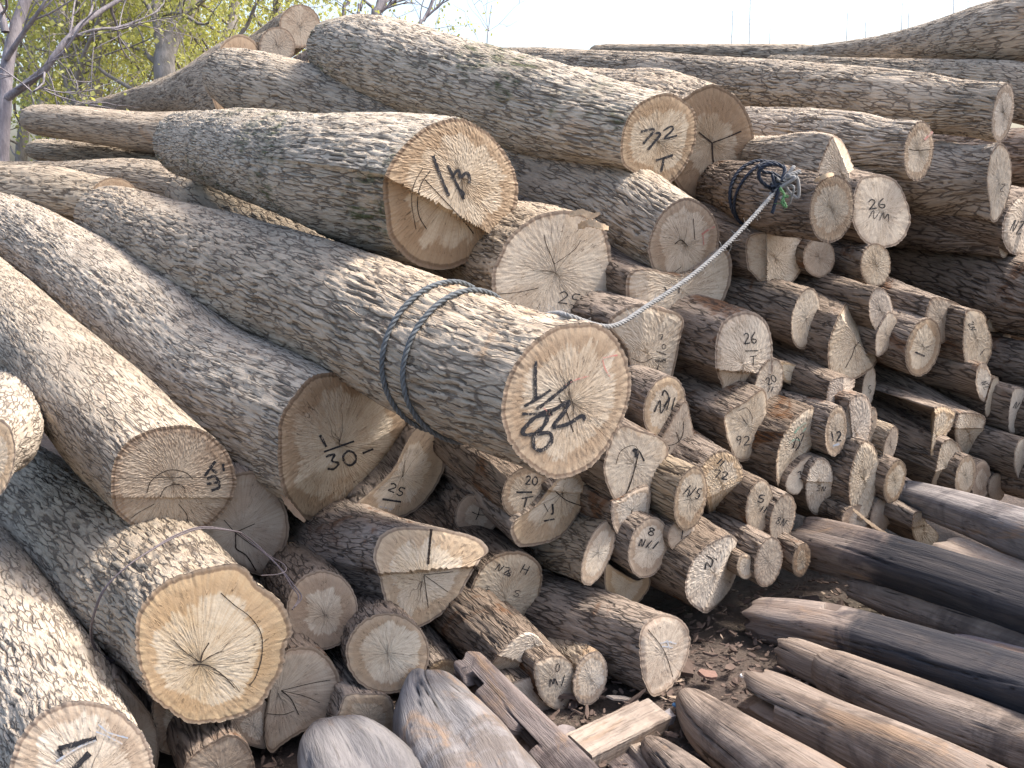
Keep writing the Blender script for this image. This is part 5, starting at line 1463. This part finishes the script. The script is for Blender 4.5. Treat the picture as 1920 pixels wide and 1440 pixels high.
flake('pale bark shred peeled up from the top corner of the face marked 30', [(560, 742, 2.93), (575, 728, 2.9), (590, 715, 2.9), (605, 704, 2.92)], 0.009, TORN, seed=6)
flake('peeled pale fibre on the short tied log near its ringed end', [(1528, 340, 3.1), (1540, 333, 3.08), (1552, 329, 3.08), (1562, 327, 3.1)], 0.008, TORN, seed=7)
# ------------------------------------------------------------ trees
def treebark(name, a, b_):
    m, nt, b = new_mat(name); g = NT(nt)
    co = g.node('ShaderNodeTexCoord').outputs['Object']
    n = g.noise(g.vmath('MULTIPLY', co, (1, 1, 0.25)), 18.0, 5, 0.7)
    g.lk(g.mix(g.ramp(n, 0.35, 0.65), a, b_), b.inputs['Base Color'])
    g.lk(g.bump(n, 0.7, 0.02), b.inputs['Normal'])
    return m


TB1 = treebark('tree_bark_purple_grey', (0.17, 0.15, 0.16), (0.30, 0.27, 0.275))
TB2 = treebark('tree_bark_brown_grey', (0.19, 0.17, 0.15), (0.30, 0.27, 0.25))


TB3 = treebark('tree_bark_hazed', (0.30, 0.28, 0.27), (0.42, 0.40, 0.38))  # far poplars: haze of distance painted in as a paler bark colour


def leafmat(name, c1, c2):
    m, nt, b = new_mat(name); g = NT(nt)
    co = g.node('ShaderNodeTexCoord').outputs['Object']
    n = g.noise(co, 2.3, 3, 0.6); n2 = g.noise(co, 25.0, 2, 0.6)
    c = g.mix(g.ramp(g.math('ADD', g.math('MULTIPLY', n, 0.5), g.math('MULTIPLY', n2, 0.5)), 0.38, 0.62), c1, c2)
    g.lk(c, b.inputs['Base Color'])
    b.inputs['Roughness'].default_value = 0.6
    tr = nt.nodes.new('ShaderNodeBsdfTranslucent'); g.lk(g.mix(0.5, c, (0.6, 0.62, 0.08)), tr.inputs[0])
    mx = nt.nodes.new('ShaderNodeMixShader'); mx.inputs[0].default_value = 0.45
    g.lk(b.outputs[0], mx.inputs[1]); g.lk(tr.outputs[0], mx.inputs[2])
    out = [n_ for n_ in nt.nodes if n_.type == 'OUTPUT_MATERIAL'][0]
    g.lk(mx.outputs[0], out.inputs[0])
    return m


LEAF = [leafmat('young_leaf_yellow_green', (0.32, 0.33, 0.11), (0.52, 0.50, 0.20)),
        leafmat('young_leaf_green', (0.24, 0.32, 0.13), (0.40, 0.46, 0.20)),
        leafmat('young_leaf_olive', (0.33, 0.31, 0.08), (0.52, 0.46, 0.15))]


def grow(rs, p, d, L_, r, lvl, maxl, out, tips, droop=0.0, kids=(3, 5), wob=0.16):
    n = 7
    pts = [p]; dd = d.copy()
    for i in range(n):
        dd = norm(dd + rs.normal(size=3) * wob + np.array([0, 0, 0.05 - droop * lvl]))
        pts.append(pts[-1] + dd * L_ / n)
    pts = np.array(pts)
    tp = np.linspace(1, 0.45 if lvl < maxl else 0.2, n + 1)
    out.append((pts, r, tp, lvl))
    if lvl >= maxl - 1:
        for k in range(1, n + 1): tips.append((pts[k], dd))
    if lvl >= maxl: return
    for _ in range(rs.randint(*kids)):
        k = rs.randint(2, n + 1)
        side = norm(np.cross(dd, rs.normal(size=3)))
        nd = norm(dd * rs.uniform(0.35, 0.9) + side * rs.uniform(0.4, 1.0))
        grow(rs, pts[k], nd, L_ * rs.uniform(0.5, 0.75), r * tp[k] * rs.uniform(0.45, 0.65), lvl + 1, maxl, out, tips, droop, kids, wob)


def tree(label, path, r0, seed, leaves=3000, mat=TB2, leaf=0, limbs=9, limb_len=1.6, maxl=3, group='trees beyond the log pile', lsize=0.035, lo=0.25, extra=(), kids=(3, 5), spread=0.16, name='tree', cat='tree'):
    """path: (px, py, d) points up the trunk; the trunk starts on the ground beneath the first"""
    rs = np.random.RandomState(seed)
    pts = [at(*p) for p in path]
    base = pts[0].copy()
    lean = pts[0] - pts[1] if len(pts) > 1 else np.zeros(3)
    base[2] = 0
    base[:2] += np.clip(lean[:2] / max(0.3, abs(lean[2])) * pts[0][2], -0.8, 0.8) * 0.5
    trunk = np.array([base] + pts)
    H = np.sum(np.linalg.norm(np.diff(trunk, axis=0), axis=1))
    tr = catmull(trunk, 30)
    tt = np.linspace(1.25, 0.35, 30)
    out, tips = [(tr, r0, tt, 0)], []
    for i in range(limbs):
        k = int(rs.uniform(lo, 1.0) * 29)
        dirt = norm(tr[min(k + 1, 29)] - tr[k - 1])
        a = rs.uniform(0, 6.28)
        side = np.array([math.cos(a), math.sin(a), 0.1])
        nd = norm(dirt * rs.uniform(0.3, 0.9) + side * rs.uniform(0.5, 1.0))
        grow(rs, tr[k], nd, limb_len * rs.uniform(0.7, 1.2), r0 * tt[k] * rs.uniform(0.2, 0.38), 1, maxl, out, tips, kids=kids)
    for (pth, rr) in extra:
        q = np.array([at(*p) for p in pth]); c = catmull(q, 16)
        out.append((c, rr, np.linspace(1, 0.35, 16), 1))
        for k in range(4, 16, 2):
            nd = norm(norm(c[k] - c[k - 1]) + rs.normal(size=3) * 0.6)
            grow(rs, c[k], nd, limb_len * 0.45, rr * 0.4, 2, maxl, out, tips, kids=kids)
    a = Acc()
    for (P, r, tp, lvl) in out:
        P2 = P if lvl == 0 else catmull(P, 9)
        tp2 = np.interp(np.linspace(0, 1, len(P2)), np.linspace(0, 1, len(tp)), tp)
        V, Fq, _, _ = tube_mesh(P2, max(r, 0.0035), 9 if lvl == 0 else (6 if lvl == 1 else 4), tp2)
        a.add(V, Fq)
    root = empty(name, base, label, cat, group)
    a.obj('trunk', mat, root)
    if leaves and tips:
        idx = rs.randint(0, len(tips), leaves)
        T_ = np.array([t[0] for t in tips])[idx] + rs.normal(size=(leaves, 3)) * spread * (rs.rand(leaves, 1) ** 1.5 * 1.6)
        T_[:, 2] -= np.abs(rs.normal(size=leaves)) * 0.05
        ln = lsize * rs.uniform(0.5, 1.3, leaves); wd = ln * rs.uniform(0.3, 0.55, leaves)
        dn = norm(rs.normal(size=(leaves, 3)) * 0.7 + np.array([0, 0, -0.9]))
        sd = norm(np.cross(dn, rs.normal(size=(leaves, 3))))
        p0 = T_; p1 = T_ + dn * ln[:, None] * .5 + sd * wd[:, None]; p2 = T_ + dn * ln[:, None] ; p3 = T_ + dn * ln[:, None] * .5 - sd * wd[:, None]
        V = np.stack([p0, p1, p2, p3], 1).reshape(-1, 3)
        i_ = np.arange(leaves)[:, None] * 4
        mesh_obj('crown', V, np.hstack([i_, i_ + 1, i_ + 2, i_ + 3]), LEAF[leaf], root, smooth=False)
    return root


tree('nearly bare tree at the left edge with long dark curving boughs', [(2, 330, 6.8), (8, 200, 6.8), (14, 120, 6.85), (40, 20, 6.9), (110, -140, 7.0), (190, -380, 7.2)], 0.055, 3, 500, TB1, 0,
     limbs=7, limb_len=1.1, maxl=3, lo=0.55, spread=0.08,
     extra=[([(4, 190, 6.8), (40, 165, 6.75), (85, 130, 6.7), (120, 80, 6.7), (160, 40, 6.8), (240, -10, 7.0), (330, -60, 7.1)], 0.028),
            ([(20, 172, 6.8), (60, 150, 6.6), (90, 135, 6.5), (75, 165, 6.5), (60, 172, 6.4), (90, 160, 6.3)], 0.012),
            ([(10, 60, 6.8), (0, 20, 6.8), (-30, -40, 6.9)], 0.03),
            ([(130, 72, 6.7), (180, 55, 6.7), (230, 50, 6.8), (300, 20, 6.9)], 0.012),
            ([(12, 110, 6.8), (45, 60, 6.7), (80, 10, 6.6), (100, -30, 6.6)], 0.02)])
spots = [
    ('forked leafy tree behind the far left logs, trunk bending right', [(146, 200, 12.0), (134, 110, 12.0), (128, 70, 12.1), (110, 10, 12.2), (90, -200, 12.6), (95, -600, 13.0)], 0.12, 0, 7000,
     [([(130, 80, 12), (170, 50, 11.9), (205, -10, 11.8)], 0.05), ([(134, 120, 12), (150, 170, 11.9), (165, 60, 12)], 0.03)]),
    ('leafy tree whose thick trunk splits in two above the flared log', [(312, 160, 11.0), (306, 120, 11.0), (318, 75, 11.1), (340, 30, 11.2), (368, -60, 11.3), (390, -500, 11.6)], 0.13, 0, 8000,
     [([(306, 115, 11), (298, 60, 11.0), (292, 10, 11.1), (300, -100, 11.2)], 0.07)]),
    ('slim leafy tree between the two forked ones', [(178, 200, 14.0), (188, 120, 14.0), (200, 60, 14.1), (215, 0, 14.2), (230, -400, 14.5)], 0.10, 2, 7500, []),
    ('green leafy tree low at the far left edge', [(40, 300, 16.0), (44, 250, 16.0), (52, 160, 16.0), (60, 0, 16.2), (50, -300, 16.4)], 0.09, 1, 7000, []),
    ('yellow-green tree behind the topmost round end', [(430, 120, 15.0), (425, 60, 15.0), (440, 0, 15.2), (450, -500, 15.5)], 0.10, 0, 9000, []),
    ('olive leafed tree left of the skyline end cluster', [(250, 180, 18.0), (256, 90, 18.0), (262, 0, 18.1), (268, -400, 18.4)], 0.11, 2, 9000, []),
    ('pale leafy tree farther back between the trunks', [(80, 280, 21.0), (84, 150, 21.0), (100, 0, 21.2), (90, -350, 21.5)], 0.12, 1, 9000, []),
    ('leafy tree thinning out beside the bare saplings', [(510, 60, 17.0), (520, 0, 17.0), (530, -400, 17.4)], 0.09, 0, 5000, []),
    ('far leafy tree deep behind the flared log', [(360, 140, 22.0), (366, 40, 22.0), (370, -400, 22.5)], 0.12, 2, 10000, []),
]
for i, (lab, path, r, lf, nl, ex) in enumerate(spots):
    tree(lab, path, r, 20 + i, int(nl * 2.3), TB2, lf, limbs=15, limb_len=2.3 if path[0][2] < 17 else 2.9, maxl=3, lo=0.12, extra=ex, lsize=0.030 + 0.0013 * path[0][2], spread=0.22, kids=(3, 5))
bare = [
    ('thickest bare trunk on the skyline behind the mossy far tip', [(704, 60, 13.0), (708, 30, 13.0), (716, 0, 13.0), (740, -120, 13.1), (760, -400, 13.3)], 0.085, 13.0, [([(712, 22, 13), (730, 10, 13), (746, -5, 13)], 0.03)]),
    ('bare sapling leaning left of the thickest bare trunk', [(645, 40, 14.0), (647, 20, 14.0), (656, -15, 14.0), (670, -200, 14.1)], 0.045, 14, []),
    ('thin bare sapling between the other two bare ones', [(672, 40, 14.5), (676, 20, 14.5), (682, -15, 14.5), (690, -250, 14.6)], 0.03, 14.5, []),
    ('bare tree with a curved stem right of the thickest bare trunk', [(782, 76, 12.5), (792, 50, 12.5), (796, 30, 12.5), (812, 0, 12.5), (840, -120, 12.6)], 0.04, 12.5, [([(796, 34, 12.5), (815, 18, 12.5), (838, -5, 12.5)], 0.02)]),
    ('wispy bare sapling above the dark skyline log', [(913, 85, 16.0), (916, 60, 16.0), (918, 35, 16.0), (922, 10, 16.0)], 0.014, 16, []),
]
for i, (lab, path, r, d, ex) in enumerate(bare):
    tree(lab, path, r, 60 + i, 0, TB1, 0, limbs=9, limb_len=0.9, maxl=3, lo=0.35, extra=ex, kids=(1, 3), name='bare_tree', group='bare trees on the skyline')
# far poplar tops just clearing the pile on the right
for i, (px, top_) in enumerate([(1370, 20), (1403, 0), (1440, 55), (1585, 25), (1620, 40), (1688, 5), (1700, 25), (1785, -30), (1812, -25)]):
    side = ['left one of the close pair', 'right one of the close pair', 'short one after the first pair', 'left one of the middle pair', 'right one of the middle pair', 'left one of the third pair',
            'right one of the third pair', 'left one above the swollen root', 'right one above the swollen root'][i]
    tree('faint distant poplar top over the right skyline, ' + side, [(px, 330, 46.0), (px + 1, 120, 46.0), (px + 3, top_ + 30, 46.0), (px + 4, top_, 46.0)], 0.035, 90 + i, 0, TB3, 0, limbs=16, limb_len=1.1,
         maxl=2, lo=0.45, kids=(2, 4), name='poplar_tree', group='distant bare poplars', cat='poplar')
